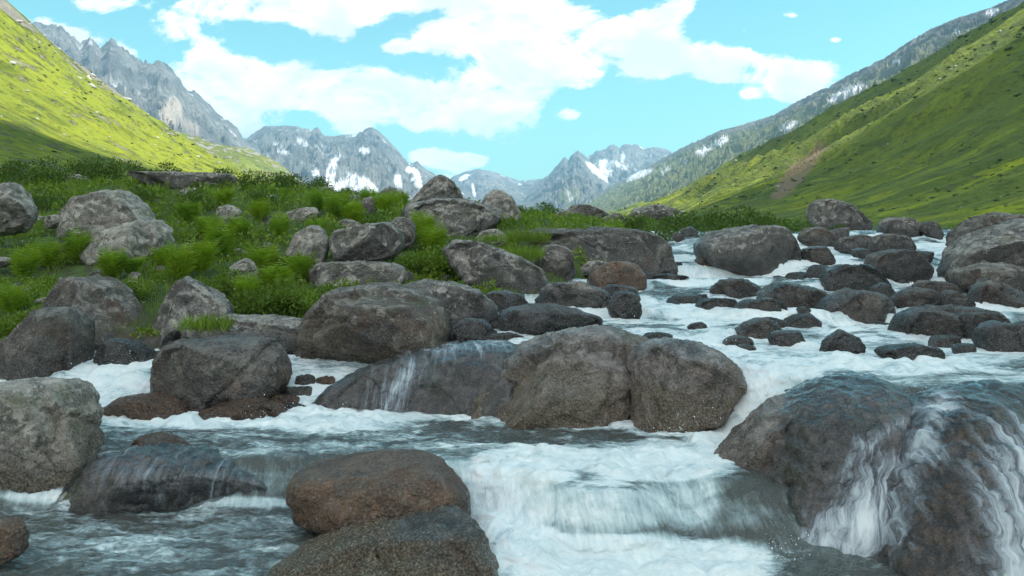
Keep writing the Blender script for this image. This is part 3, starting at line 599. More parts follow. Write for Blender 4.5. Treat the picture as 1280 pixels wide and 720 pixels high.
# ---------------------------------------------------------------- sheets of water running over rocks
for (a_, b_, hx_, dy_, *_q) in ROCKS:              # white collars where the current meets a rock
    if b_ < 6.9 or b_ > 24: continue
    k_ = np.nonzero((np.abs(WX-a_) < hx_+.5) & (np.abs(WY-b_) < dy_+.6))[0]
    q_ = np.sqrt(((WX[k_]-a_)/(hx_+.05))**2+((WY[k_]-b_)/(dy_+.05))**2)
    WF[k_] = np.maximum(WF[k_], WF[k_]*.5+.5*(1-ss(1.0, 1.0+.12/max(hx_, .2), q_)))
WM.attributes['foam'].data.foreach_set('value', WF.astype(np.float32))
def film(o, sel, label, off=.02, dens=1.0, amp=.03, flow=(0, 1), k=(3.4, .8)):
    me0 = o.data; n = len(me0.vertices); V = np.zeros(n*3); me0.vertices.foreach_get('co', V); V = V.reshape(-1, 3)
    N = np.zeros(n*3); me0.vertices.foreach_get('normal', N); N = N.reshape(-1, 3)
    T = np.zeros(len(me0.polygons)*3, np.int32); me0.polygons.foreach_get('vertices', T); T = T.reshape(-1, 3)
    Wd = V+np.array(o.location)
    px = CX+F*Wd[:, 0]/Wd[:, 1]; py = HY+(H-Wd[:, 2])*F/Wd[:, 1]
    f = sel(px, py, Wd); front = N[:, 1] < .6
    a = flow[0]*Wd[:, 0]+flow[1]*(Wd[:, 2]-Wd[:, 1]*.7); b = flow[1]*Wd[:, 0]-flow[0]*(Wd[:, 2]-Wd[:, 1]*.7)
    bumpy = fbm(a*1.2, b*9, 0*a, 3)
    P = V+N*(off+amp*np.abs(bumpy))[:, None]
    T = T[((f > -.55) & front)[T].all(1)]
    used, inv = np.unique(T, return_inverse=True); T = inv.reshape(-1, 3)
    me = mesh_from('water_film', P[used], T, M_film)
    fattr(me, 'foam', f[used]); fattr(me, 'fall', f[used]*0+1); fattr(me, 'fu', (b*k[0])[used]); fattr(me, 'fv', (a*k[1])[used])
    o2 = link('water_sheet', me, kind='structure', loc=o.location, label=label)
    return o2
def band(px, py, pts, width):
    best = np.full(len(px), 1e9)
    for (x0, y0), (x1, y1) in zip(pts[:-1], pts[1:]):
        dx, dy = x1-x0, y1-y0; t = np.clip(((px-x0)*dx+(py-y0)*dy)/(dx*dx+dy*dy), 0, 1)
        best = np.minimum(best, np.hypot(px-x0-t*dx, py-y0-t*dy))
    return 1-best/width
def g1(px, py, w):
    f = .62*np.maximum(0, band(px, py, [(1180,505),(1150,550),(1110,610),(1080,700)], 34))
    f = np.maximum(f, .42*np.maximum(0, band(px, py, [(1150,515),(1080,560),(1020,620)], 22)))
    tt = np.clip((py-495)/225, 0, 1.2); cxx = 1185-135*tt; wd_ = 14+105*tt
    f = np.maximum(f, .42*(1-ss(.30, 1.25, np.abs(px-cxx)/wd_))*(py > 490))
    f = np.maximum(f, .75*np.maximum(0, band(px, py, [(1080,650),(1000,700),(960,730)], 110)))
    return f-.22
film(R81, lambda px, py, w: np.where((px > 940+(700-py)*.2) | (py > 640), g1(px, py, w), -1), 'clear film of water with white streaks running down the wet grey boulder', .012, amp=.03, flow=(.74, .67))
film(R82, lambda px, py, w: np.maximum(g1(px, py, w), .5*np.maximum(0, band(px, py, [(1290,560),(1260,740)], 90))-.16)+.04, 'splashing sheet of water over the brown corner boulder', .012, amp=.035, flow=(.62, .78))
film(B2, lambda px, py, w: np.maximum(  .45*band(px, py, [(640,432),(540,440)], 30), .62*band(px, py, [(520,465),(490,490),(480,530)], 40)).clip(0, 2)-.2, 'thin sheet of water sliding over the shoulder rock', .012, amp=.03, flow=(.3, .95))
film(SUB, lambda px, py, w: .35*band(px, py, [(140,590),(330,600)], 60).clip(0, 1)-.18, 'rippling water over the low boulder in the lower left', .012, amp=.04, flow=(.2, .98))

# ---------------------------------------------------------------- spray
def spray(spots):
    n, Fc = ico(1); Vs, Fs = [], []; k = 0
    for px, py, sx, sy, cnt in spots:
        cnt = int(cnt*.6)
        D = hit(px, py+sy) or 7
        for _ in range(cnt):
            x, y, z = W(px+rng.normal()*sx*.6, py+sy*.6-abs(rng.normal())*sy, D+rng.normal()*.08); r = .0015+.004*rng.random()**4
            Vs.append(n*r*np.array([1, 1, 1.4])+np.array([x, y, z])); Fs.append(Fc+k*len(n)); k += 1
    m, t = newmat('spray'); b = t.n('ShaderNodeBsdfPrincipled', i={'Base Color': (.9, .94, .95), 'Roughness': .2}); out(t, b.outputs[0])
    me = mesh_from('spray', np.concatenate(Vs), np.concatenate(Fs), m); link('spray', me, 'fine white droplets thrown up by the rapids', 'spray', kind='stuff')
spray([(140,470,50,20,260),(380,515,90,10,200),(790,405,15,14,40),(880,520,30,20,160),(900,430,60,8,80),(1160,495,30,15,140),(1000,445,60,6,50),(640,680,40,20,150),
       (850,540,30,10,120),(780,690,80,12,160),(540,625,15,14,120),(970,690,40,20,160)])

# ---------------------------------------------------------------- plants
class LB:
    def __init__(s): s.V = []; s.F = []; s.a = []; s.n = 0
    def quads(s, P, var):              # P (k,4,3)
        k = len(P); s.V.append(P.reshape(-1, 3)); s.F.append(np.arange(k*4).reshape(k, 4)+s.n); s.n += k*4; s.a.append(np.repeat(var, 4))
    def mesh(s, name, mat):
        me = mesh_from(name, np.concatenate(s.V), np.concatenate(s.F), mat, False); fattr(me, 'var', np.concatenate(s.a)); return me
def unit(v): return v/np.maximum(np.linalg.norm(v, axis=-1, keepdims=True), 1e-9)
def leaves(lb, p, d, L, Wd, r, var=None):
    k = len(p); d = unit(d); s = unit(np.cross(d, r.normal(size=(k, 3)))); L = np.asarray(L).reshape(-1, 1)*np.ones((k, 1)); Wd = np.asarray(Wd).reshape(-1, 1)*np.ones((k, 1))
    P = np.stack([p, p+d*L*.5+s*Wd, p+d*L, p+d*L*.5-s*Wd], 1)
    lb.quads(P, r.random(k) if var is None else var)
def fern_mesh(seed, nf=15, Lf=.62):
    r = np.random.default_rng(seed); lb = LB()
    for i in range(nf):
        az = 2*math.pi*i/nf+r.normal()*.25; up = r.uniform(1.2, 1.55); L = Lf*r.uniform(.7, 1.1); K = 17
        t = np.linspace(0, 1, K); el = up-t**2*r.uniform(.7, 1.7)
        ds = L/K; h = np.cumsum(np.cos(el))*ds; z = np.cumsum(np.sin(el))*ds
        c = np.stack([np.cos(az)*h, np.sin(az)*h, z], 1); side = np.array([-math.sin(az), math.cos(az), 0])
        tan = unit(np.gradient(c, axis=0)); var = np.full(K-1, r.random())
        lb.quads(np.stack([c[:-1]-side*.003, c[1:]-side*.003, c[1:]+side*.003, c[:-1]+side*.003], 1), var)
        pl = .36*L*np.sin(np.clip(t*1.05+.12, 0, 1)*math.pi)**.8*(1-t*.35)+.006
        for sg in (-1, 1):
            dd = unit(side*sg+tan*.45+np.array([0, 0, -.12])+r.normal(size=(K, 3))*.07); m = t > .1
            a = c[m]; e = a+dd[m]*pl[m][:, None]; mid = a+dd[m]*pl[m][:, None]*.35; wv = tan[m]*(.005+pl[m][:, None]*.05)
            lb.quads(np.stack([a, mid+wv, e, mid-wv], 1), np.full(m.sum(), var[0])*.7+.3*r.random(m.sum()))
    return lb.mesh('fern', M_fern)
def shrub_mesh(seed, mat, n=1500, w=.6, h=.42, ll=.05):
    r = np.random.default_rng(seed); lb = LB(); k = 26
    cc = np.stack([r.normal(size=k)*w*.42, r.normal(size=k)*w*.35, r.uniform(.25, .85, k)*h], 1); cc[:, 2] *= np.clip(1.15-.5*(np.hypot(cc[:, 0], cc[:, 1])/w)**2, .4, 1.2)
    idx = r.integers(0, k, n); dirs = unit(r.normal(size=(n, 3))*[1, 1, .9]+[0, 0, .25]); p = cc[idx]+dirs*(r.random((n, 1))**.4)*w*.21
    p[:, 2] = np.maximum(p[:, 2], .01)
    leaves(lb, p, dirs+[0, 0, .5]+r.normal(size=(n, 3))*.5, ll*r.uniform(.6, 1.2, n), ll*.26, r, np.clip(r.random(k)[idx]*.7+.3*r.random(n), 0, 1))
    for c in cc:                                                # twigs
        a = np.array([[c[0]*.15, c[1]*.15, 0]]); lb.quads(np.stack([a+[-.006, 0, 0], a+[.006, 0, 0], c[None]+[.003, 0, 0], c[None]-[.003, 0, 0]], 1), np.array([0.]))
    return lb.mesh('shrub', mat)
def free(x, y, m=1.0):
    for (a, b, hx, dy, *_r) in ROCKS:
        if ((x-a)/(hx*m))**2+((y-b)/(dy*m))**2 < 1: return False
    return True
def zin(x, y): return float(ground_z(np.array([x]), np.array([y]))[0])
ferns = [fern_mesh(s, 13+s % 5, .62+.05*(s % 3)) for s in range(5)]
sh1 = [shrub_mesh(20+s, M_shrub) for s in range(4)]; sh2 = [shrub_mesh(30+s, M_shrub2, 1100, .5, .34, .055) for s in range(3)]
def put(mesh_, name, px, py, D, size, label, cat, group):
    if D is None: D = hit(px, py) or 24
    x, y, _ = W(px, py, D); z = zin(x, y)
    o = link(name, mesh_, label, cat, group, loc=(x, y, z-.03)); s = size*D/F
    o.scale = (s*random.uniform(.9, 1.15), s, s*random.uniform(.9, 1.1)); o.rotation_euler = (0, 0, random.uniform(0, 6.28)); return o
FE = [  # base px, base py, size in px, label
 (250,345,70,'tall bright fern right of the split pale block'),(225,352,62,'bright fern leaning over the pointed boulder'),(275,325,60,'bright fern below the round pale stone'),
 (262,300,50,'fern behind the tall bright ones'),(140,352,52,'pale-tipped fern under the split pale block'),(60,338,55,'bushy fern in front of the pale lichen boulder'),
 (98,330,55,'fern left of the split pale block'),(30,352,50,'fern low at the left edge'),(345,370,62,'yellowish fern left of the stepped slab'),(330,345,55,'fern above the yellowish one'),
 (375,352,52,'fern at the foot of the upright pale boulder'),(395,300,42,'small fern at the back of the upright pale boulder'),(420,277,46,'bright fern left of the oval boulder top'),
 (440,283,44,'bright fern just above the oval boulder'),(400,268,40,'fern beside the low pale stone'),(480,270,44,'fern above the oval boulder to the right'),(540,318,50,'fern between the oval boulder and the long sloping one'),
 (530,300,44,'fern in front of the broad angular block'),(300,300,45,'fern by the small blue-grey stone'),(325,280,40,'fern on the crest of the bank, middle left'),(280,260,38,'fern high on the left bank'),(350,300,42,'fern left of the upright pale boulder'),
 (15,395,48,'fern above the brown-black boulder'),(165,345,40,'small fern under the overhang of the split block'),(310,385,50,'leafy fern above the low flat boulder'),(205,335,45,'fern against the right end of the split block'),
 (460,262,36,'fern near the small pointed boulder'),(500,262,32,'fern left of the broad angular block'),(235,280,42,'fern right of the large angular boulder'),(560,345,40,'fern left of the long sloping boulder')]
for i, (px, py, s, lab) in enumerate(FE): put(ferns[i % 5], 'fern', px, py, None, s*1.65, lab, 'fern', 'ferns on the left bank')
SH = [(60,235,60,'dark bush left of the flat pale stone'),(20,225,60,'dark bush at the left edge below the hillside'),(140,238,60,'dark bush in front of the long flat slab'),(110,245,55,'dark bush above the large angular boulder'),
 (205,245,50,'dark bush below the left end of the flat slab'),(280,248,55,'dark bush below the right end of the flat slab'),(325,243,50,'dark bush on the crest under the far green hill'),(350,245,45,'dark bush on the crest, second under the far green hill'),
 (375,243,45,'dark bush on the crest left of the snow gully'),(400,248,40,'dark bush beside the skyline stone'),(440,250,34,'dark bush between the skyline stones'),(245,262,50,'dark bush halfway up the left bank'),(50,262,50,'dark bush above the pale edge boulder'),
 (175,258,50,'dark bush at the shoulder of the large angular boulder'),(20,262,45,'dark bush behind the pale edge boulder'),(330,262,45,'dark bush below the crest, middle left'),(455,245,26,'small dark bush left of the pointed skyline boulder'),
 (680,272,34,'dark bush on the skyline right of the pale rounded boulder'),(655,272,30,'dark bush beside the pale rounded skyline boulder')]
for i, (px, py, s, lab) in enumerate(SH): put(sh1[i % 4], 'shrub', px, py, None if py > 252 else 21+i % 5, s*1.15, lab, 'shrub', 'dark bushes on the left bank')
S3 = [(830,285,46),(855,288,50),(880,287,52),(905,284,50),(930,284,50),(955,286,50),(975,290,45),(1000,288,38),(1025,292,38),(1050,292,36),(1075,292,30),(845,294,40),(890,280,46),(940,280,46),(985,282,44),(790,282,34),(1090,290,30)]
names = ['leftmost','second','third','fourth','fifth','sixth','seventh','eighth','ninth','tenth','eleventh','low front','tall back left','tall back middle','tall back right','small outlying','last outlying']
for i, (px, py, s) in enumerate(S3): put(sh1[i % 4], 'shrub', px, py, 20+(i*7 % 5), s*(1.75 if px < 990 else 1.3), f'{names[i]} dark green bush of the row behind the whaleback boulder', 'shrub', 'row of bushes behind the whaleback boulder')
S4 = [(345,395,60,'leafy green bush over the low flat boulder'),(375,395,50,'leafy bush left of the big centre-left boulder'),(315,395,50,'leafy bush behind the low flat boulder'),(545,345,55,'yellow-green leafy bush above the spotted boulder'),
 (520,345,50,'yellow-green leafy bush right of the stepped slab'),(575,348,48,'yellow-green leafy bush beside the long sloping boulder'),(20,425,55,'leafy bush at the left edge above the brown-black boulder'),(170,375,45,'leafy bush left of the pointed grey boulder'),
 (395,385,40,'small leafy bush against the stepped slab'),(280,370,50,'leafy bush right of the pointed grey boulder'),(365,345,38,'brownish leafy bush under the upright pale boulder'),(250,375,40,'leafy bush behind the pointed grey boulder')]
for i, (px, py, s, lab) in enumerate(S4): put(sh2[i % 3], 'shrub', px, py, None, s*1.8, lab, 'shrub', 'leafy bushes among the boulders')
# grass tufts on rocks
def tuft(px, py, D, w, h, n, label, name='grass_tuft'):
    r = np.random.default_rng(int(px)); x, y, z = W(px, py, D); s = D/F; lb = LB()
    p = np.stack([r.normal(size=n).clip(-1.5, 1.5)*w*s*.34, r.normal(size=n).clip(-1.5, 1.5)*w*s*.2, r.normal(size=n)*.01], 1)
    q = w*s*.35; lb.quads(np.array([[[-q, -q*.5, -.05], [q, -q*.5, -.05], [q, q*.5, -.05], [-q, q*.5, -.05]]]), np.array([.3]))
    d = r.normal(size=(n, 3))*.35+[0, 0, 1]; leaves(lb, p, d, h*s*r.uniform(.5, 1.1, n), .006, r)
    link(name, lb.mesh(name, M_grass), label, 'grass tuft', 'grass tufts rooted on the boulders', loc=(x, y, z-.05))
tuft(258,408,8.95,55,24,420,'tuft of yellow-green grass on the low flat boulder')
tuft(640,322,13.1,70,24,600,'long bright grass tuft on the sloping grey boulder')
tuft(660,300,14.2,50,20,500,'bright grass tuft left of the long mossy slab')
tuft(615,300,14.6,30,14,200,'small grass tuft beside the light grey stone')

# ground cover: leaves and blades nobody could count
def cover(n, y0, y1, kind, mat, label, seed, L, sc_=.8):
    r = np.random.default_rng(seed); lb = LB()
    y = 1/r.uniform(1/y1, 1/y0, n); x = y*r.uniform(-.72, .72, n)
    keep = (bankmask(x, y) > .5) & ((y > 9.4) | (x < -5.6))
    dens = fbm(x*.8, y*.8, 9.0+seed, 3); keep &= dens > (.02 if kind == 'leaf' else -.35)
    x = x[keep]; y = y[keep]; z = ground_z(x, y); k = len(x)
    bare = np.zeros(k, bool)
    for (a, b, hx, dy, zc, hz, o_) in ROCKS: bare |= (((x-a)/(hx*.8))**2+((y-b)/(dy*.8))**2 < 1)
    x, y, z = x[~bare], y[~bare], z[~bare]; k = len(x)
    sz = np.clip(y/13, .75, 1.5)
    if kind == 'leaf':
        hump = .3*np.clip(fbm(x*1.7, y*1.7, 2.0, 3)+.35, 0, 1.2)*sz*(.25+.75*ss(9.8, 12, y))*(1-.6*ss(18, 24, y))
        p = np.stack([x, y, z+hump*r.random(k)**.6], 1); d = r.normal(size=(k, 3))*.9+[0, -.3, .6]
        leaves(lb, p, d, L*sz*r.uniform(.6, 1.3, k), L*.24*sz, r, np.clip(.5+fbm(x*1.3, y*1.3, 4.0, 3)*.6+r.normal(size=k)*.12, 0, 1))
    else:
        p = np.stack([x, y, z-.01], 1); d = r.normal(size=(k, 3))*.35+[0, 0, 1]
        leaves(lb, p, d, L*sz*r.uniform(.5, 1.3, k), .005*sz, r, np.clip(.5+fbm(x, y, 6.0, 3)*.6+r.normal(size=k)*.12, 0, 1))
    link('ground_cover' if kind == 'leaf' else 'grass', lb.mesh('plants', mat), label, 'plants' if kind == 'leaf' else 'grass', kind='stuff')
cover(190000, 8, 34, 'leaf', M_cover, 'low leafy green plants covering the banks between boulders', 1, .085)
cover(75000, 8, 45, 'blade', M_grass, 'fine grass growing over the stream banks', 2, .17)
# little white flowers
r = np.random.default_rng(8); lb = LB(); n = 260; y = r.uniform(9.5, 24, n); x = y*r.uniform(-.64, -.02, n); k = bankmask(x, y) > .8; x, y = x[k], y[k]; z = ground_z(x, y)+.2
leaves(lb, np.stack([x, y, z], 1), r.normal(size=(len(x), 3))+[0, -1, 0], .022, .009, r)
m, t = newmat('white_petals'); b_ = t.n('ShaderNodeBsdfPrincipled', i={'Base Color': (.8, .8, .7)}); out(t, b_.outputs[0])
link('flowers', lb.mesh('flowers', m), 'tiny white flowers dotted through the bank plants', 'flowers', kind='stuff')

# ---------------------------------------------------------------- hills
def hill(name, label, crest, foot, ys, mat, side, nv=150, ampl=9, gul=55, rockf=None, pts=None, seed=0, back=.35, extra=None):
    cy = np.array([c[1] for c in crest]); cx = np.interp(ys, cy, [c[0] for c in crest]); cz = np.interp(ys, cy, [c[2] for c in crest])
    fy = np.array([c[1] for c in foot]); fx = np.interp(ys, fy, [c[0] for c in foot]); fz = np.interp(ys, fy, [c[2] for c in foot])
    v = np.r_[np.linspace(-.06, 1, nv), 1+np.linspace(.03, 1, 14)**1.3*.9]
    Vv, Ys = np.meshgrid(v, ys); n0 = lambda a: a[:, None]
    vc = np.clip(Vv, 0, 1)
    prof = vc**1.6*.93+.07*vc
    Xx = n0(fx)+(n0(cx)-n0(fx))*Vv; Zz = n0(fz)+(n0(cz)-n0(fz))*prof - np.clip(Vv-1, 0, 1)*n0(cz)*back + np.minimum(Vv, 0)*30
    D = np.hypot(Xx, Ys); env = np.sin(np.clip(vc, 0, 1)*math.pi)**.8
    wv = Ys+22*fbm(Vv*2.2, Ys*.006, seed+1.5, 3)+Vv*30
    g = ridged(wv/gul, Vv*.55+seed, seed+.5, 4, .5)
    g2 = ridged(wv/gul*3.1, Vv*1.8+seed, seed+2.5, 3, .5)
    sc_ = np.clip(D/350, .12, 1.2)
    Zz = Zz + env*ampl*sc_*(g-.45) + env*ampl*.22*sc_*(g2-.5) + (.25+.75*env)*.9*fbm(Xx*.05, Ys*.05, seed, 4)*np.clip(D/250, .1, 2)
    cr = np.exp(-((Vv-1)/.05)**2); Zz = Zz + cr*1.6*(D/300)*(ridged(Ys*.05, Xx*.05, seed, 4)-.4)
    P = np.stack([Xx, Ys, Zz], -1)
    rock_ = np.zeros_like(Zz); earth = np.zeros_like(Zz); snow = np.zeros_like(Zz)
    px = CX+F*Xx/np.maximum(Ys, 1); py = HY+(H-Zz)*F/np.maximum(Ys, 1)
    if rockf is not None: rock_ = rockf(px, py, Vv, Ys)
    nz = fbm(Xx*.06, Ys*.06, Zz*.06, 4)
    for (a, b_, c, d, ang, kind, s) in (extra or []):
        ca, sa = math.cos(R(ang)), math.sin(R(ang)); dx = px-a; dy = py-b_
        q = np.sqrt(((dx*ca+dy*sa)/c)**2+((-dx*sa+dy*ca)/d)**2)+nz*.35
        val = s*(1-ss(.85, 1.1, q))
        if kind == 'e': earth = np.maximum(earth, val)
        elif kind == 's': snow = np.maximum(snow, val)
        else: rock_ = np.maximum(rock_, val)
    me = mesh_from(name, P.reshape(-1, 3), gridfaces(len(ys), len(v))[:, ::(1 if side > 0 else -1)], mat)
    for k, a in (('rock', rock_), ('earth', earth), ('snow', snow), ('ua', Vv*200), ('va', Ys/12)): fattr(me, k, a)
    link(name, me, kind='structure', label=label); return P
ys = np.r_[np.linspace(-250, 40, 30, endpoint=False), np.exp(np.linspace(math.log(40), math.log(1500), 420))]
cR = [W(1280, 3, 330), W(1200, 48, 395), W(1090, 117, 480), W(1000, 166, 600), W(940, 208, 750), W(880, 238, 950), W(800, 262, 1400)]
cR = [(190, -250, 90), (190, 60, 90), (200, 200, 93)] + cR
fR = [(40, -250, 1.5), (34, 40, 1.7), (40, 200, 3), (60, 600, 5), (110, 1500, 8)]
PR = hill('hill', 'green grassy hillside with long spurs rising on the right', cR, fR, ys, M_hillR, 1, ampl=22, gul=62, seed=3,
     extra=[(725, 0, 1, 1, 0, 'e', 0), (1000, 212, 46, 11, -48, 'e', .75), (945, 180, 14, 5, -35, 'r', .4)])
ysL = np.r_[np.linspace(-150, 30, 20, endpoint=False), np.exp(np.linspace(math.log(30), math.log(900), 420))]
cL = [(-150, -150, 75), (-155, 100, 76), W(-120, -90, 215), W(0, -6, 250), W(50, 42, 285), W(100, 82, 330), W(160, 128, 430), W(230, 184, 600), W(262, 212, 720), W(300, 228, 850)]
fL = [(-60, -150, 3), (-30, 30, 4.2), (-48, 150, 9), (-95, 420, 14), (-180, 600, 20), (-240, 850, 20)]
PL = hill('hill', 'sunlit yellow-green hillside strewn with rocks on the left', cL, fL, ysL, M_hillL, -1, ampl=6, gul=40, seed=8, back=.5,
     rockf=lambda px, py, v, y: np.clip(ss(.42, .70, v*.62+.30*fbm(y*.02, v*9, 1.0, 4)) + ss(520, 640, y)*ss(.25, .6, v)*.8*ss(-.2, .2, fbm(y*.05, v*14, 3., 3)), 0, 1))

# ---------------------------------------------------------------- mountains
def mountain(name, label, prof, mat, front=.45, base=10, amp=.16, nu=420, nd=130, seed=0, gs=1.0, snow=(), green=None, earth=(), back=.3, pw=1.25, jag=1.0, rock=None, crag=1.0, snown=0.):
    pr = np.array(prof, float); px = np.linspace(pr[0, 0], pr[-1, 0], nu)
    py = np.interp(px, pr[:, 0], pr[:, 1]); Dr = np.interp(px, pr[:, 0], pr[:, 2])
    hr = H-(py-HY)/F*Dr
    t = np.r_[np.linspace(0, 1, nd), 1+np.linspace(.02, 1, 24)**1.2]
    T, PX = np.meshgrid(t, px); DR = Dr[:, None]; HR = hr[:, None]
    D = DR*(front+(1-front)*np.minimum(T, 1)) + DR*back*np.maximum(T-1, 0)
    X = (PX-CX)/F*D; Tc = np.clip(T, 0, 1)
    Z = base+(HR-base)*Tc**pw - np.maximum(T-1, 0)*(HR-base)*.9
    k = gs/np.mean(Dr)*9
    xw = X*k+.5*fbm(X*k*.7, D*k*.7, seed, 3)
    g = ridged(xw*2.0, D*k*.9, seed+.3, 6, .6)
    hi = ridged(xw*6.5, D*k*3.0, seed+7.3, 4, .6)
    env = np.sin(Tc**.9*math.pi)**.7
    Z = Z+(HR-base)*(amp*crag*env*(g-.45)+amp*.35*env*(hi-.5))
    cr = np.exp(-((T-1)/.035)**2)+.25*np.exp(-((T-1)/.12)**2); Z = Z+cr*(HR-base)*.035*jag*(ridged(xw*5, D*0, seed+1.1, 5, .65)-.35)
    P = np.stack([X, D, Z], -1)
    ppx = CX+F*X/D; ppy = HY+(H-Z)*F/D
    nz = fbm(X*k*9, D*k*5, Z*k*9, 4)
    S = np.zeros_like(Z); E = np.zeros_like(Z)
    for lst, A in ((snow, 'S'), (earth, 'E')):
        for (a, b_, c, d, ang, s) in lst:
            ca, sa = math.cos(R(ang)), math.sin(R(ang)); dx = ppx-a; dy = ppy-b_
            q = np.sqrt(((dx*ca+dy*sa)/c)**2+((-dx*sa+dy*ca)/d)**2)+nz*.3; val = s*(1-ss(.85, 1.1, q))
            if A == 'S': S = np.maximum(S, val)
            else: E = np.maximum(E, val)
    if snown: S = np.maximum(S, snown*ss(.28, .36, fbm(X*k*7, D*k*3, Z*k*5+seed, 4))*ss(.15, .4, Tc)*ss(.55, .3, g))
    G = green(ppx, ppy, Tc, nz) if green else np.zeros_like(Z)
    me = mesh_from(name, P.reshape(-1, 3), gridfaces(nu, len(t))[:, ::-1], mat)
    for kk, a in (('snow', S), ('green', G), ('earth', E), ('rock', rock(ppx, ppy, Tc, nz) if rock else np.zeros_like(Z)), ('ua', T*60), ('va', X/40)): fattr(me, kk, a)
    link(name, me, kind='structure', label=label)
mountain('mountain', 'blue-grey rocky massif rising behind the left hillside',
 [(-200,60,2300),(-60,20,2350),(20,30,2400),(55,34,2450),(76,38,2450),(92,50,2450),(100,60,2480),(112,50,2480),(126,66,2480),(138,53,2500),(150,60,2500),(174,80,2550),(200,82,2550),(216,90,2600),(232,112,2650),(252,124,2700),(272,146,2750),(284,152,2750),(296,162,2800),(306,178,2850),(322,186,2900),(345,215,3000),(400,262,3100)],
 M_mount, front=.5, base=20, amp=.20, seed=2, gs=1.6, pw=1.1, earth=[(214,142,13,22,15,.85),(238,158,18,7,35,.5)], snown=.5, jag=1.6)  # earth: tan patch whose sunlight is put into the colour
mountain('mountain', 'pale central mountain with snow gullies',
 [(270,200,3600),(300,178,3600),(318,168,3600),(330,160,3600),(350,158,3600),(372,160,3600),(388,164,3600),(397,160,3600),(404,170,3600),(412,172,3600),(425,170,3600),(444,170,3600),(455,163,3600),(465,160,3600),(474,165,3600),(486,177,3600),(500,192,3600),(512,206,3600),(521,202,3600),(532,212,3600),(560,228,3700),(620,262,3700)],
 M_mount, front=.55, base=30, amp=.22, seed=5, gs=1.9, pw=1.1, snown=.9, jag=1.0,
 snow=[(412,224,6,26,12,1),(425,232,22,5,-25,1),(444,228,10,12,-15,1),(404,235,26,5,-8,1),(462,232,16,5,38,1),(395,216,5,4,0,1),(418,200,12,3,-50,1),(340,205,10,3,30,.8),(355,190,8,3,10,.7),(520,222,6,14,-20,1),(512,212,5,4,0,1),(378,178,8,4,30,.7),(455,188,7,4,20,.8),(498,226,5,10,-10,.8)])
mountain('mountain', 'distant hazy ridge left of the sharp peak',
 [(540,240,5000),(565,222,5000),(580,216,5000),(598,212,5000),(615,215,5000),(635,222,5000),(650,227,5000),(668,225,5000),(680,224,5000),(700,232,5000),(760,258,5000)],
 M_mount, front=.6, base=40, amp=.2, seed=9, gs=2.2, snown=.7, nu=220, snow=[(592,238,2,9,-10,1),(580,222,7,3,-30,1)])
mountain('mountain', 'sharp blue peak in the middle of the valley end',
 [(630,262,4300),(655,245,4300),(672,230,4300),(686,219,4300),(699,205,4300),(706,197,4300),(710,202,4300),(716,193,4300),(723,189,4300),(731,196,4300),(740,206,4300),(760,222,4300),(790,240,4300),(830,262,4300)],
 M_mount, front=.55, base=30, amp=.24, seed=12, gs=2.4, nu=260, jag=1.3, snown=.3, snow=[(746,214,18,4,42,1),(712,245,8,3,60,.5)], green=lambda x, y, T, n: .6*ss(1.3, .6, np.hypot((x-712)/13, (y-246)/11)+n*.4))
mountain('mountain', 'far snow-patched ridge right of the sharp peak',
 [(715,215,4800),(735,197,4800),(745,190,4800),(758,186,4800),(766,181,4800),(774,186,4800),(782,181,4800),(795,182,4800),(805,187,4800),(818,185,4800),(832,187,4800),(860,200,4800),(920,250,4800)],
 M_mount, front=.7, base=40, amp=.2, seed=17, gs=2.6, nu=240, snown=.6, snow=[(757,210,8,12,-20,1),(772,206,12,3,20,1),(778,198,3,8,10,.9),(752,218,10,5,20,1)])
mountain('mountain', 'rocky ridge with snow patches above the right hillside',
 [(690,262,4000),(735,246,3800),(780,225,3500),(810,208,3200),(835,195,3000),(860,182,2850),(878,174,2750),(900,164,2600),(925,158,2450),(945,152,2350),(968,145,2200),(990,132,2100),(1010,122,2000),(1040,108,1900),(1060,96,1800),(1085,85,1700),(1110,72,1650),(1140,52,1550),(1165,38,1500),(1200,24,1400),(1240,12,1300),(1270,-2,1200),(1340,-30,1100),(1500,-100,1000)],
 M_mount, front=.42, base=8, amp=.17, seed=21, gs=2.2, nu=620, pw=1.0, jag=.8, snown=.0, back=.25,
 snow=[(1058,116,28,6,-24,1),(1240,15,10,4,-30,1),(1196,38,4,3,0,.9),(985,157,12,4,-25,1),(1120,76,5,2,-20,.9),(902,176,10,4,-28,1),(880,187,13,3.5,-22,1),(800,218,17,4,-22,1),(857,202,5,1.6,-10,.9),(832,212,6,2,-30,.9)],
 green=lambda x, y, T, n: np.clip(ss(.93, .70, T+n*.2)*.8+.25*ss(960, 860, x)*ss(.0, .4, n), 0, .9))
mountain('hill', 'hazy green spur with pale rocks beyond the left hillside',
 [(120,150,900),(200,160,920),(240,170,950),(262,178,980),(285,183,1000),(310,186,1030),(332,196,1060),(350,205,1090),(370,222,1120),(390,238,1150),(420,262,1200)],
 M_hillF, front=.6, base=8, amp=.10, seed=31, gs=1.6, nu=260, jag=.8, rock=lambda x, y, T, n: np.clip(ss(.8, 1.0, T)*ss(-.1, .3, n)+.7*ss(.1, .3, n), 0, 1)*.8)

M_scree, t = newmat('scree_rock'); b_ = t.n('ShaderNodeBsdfPrincipled', i={'Base Color': (.36, .35, .32), 'Roughness': .9}); out(t, b_.outputs[0])
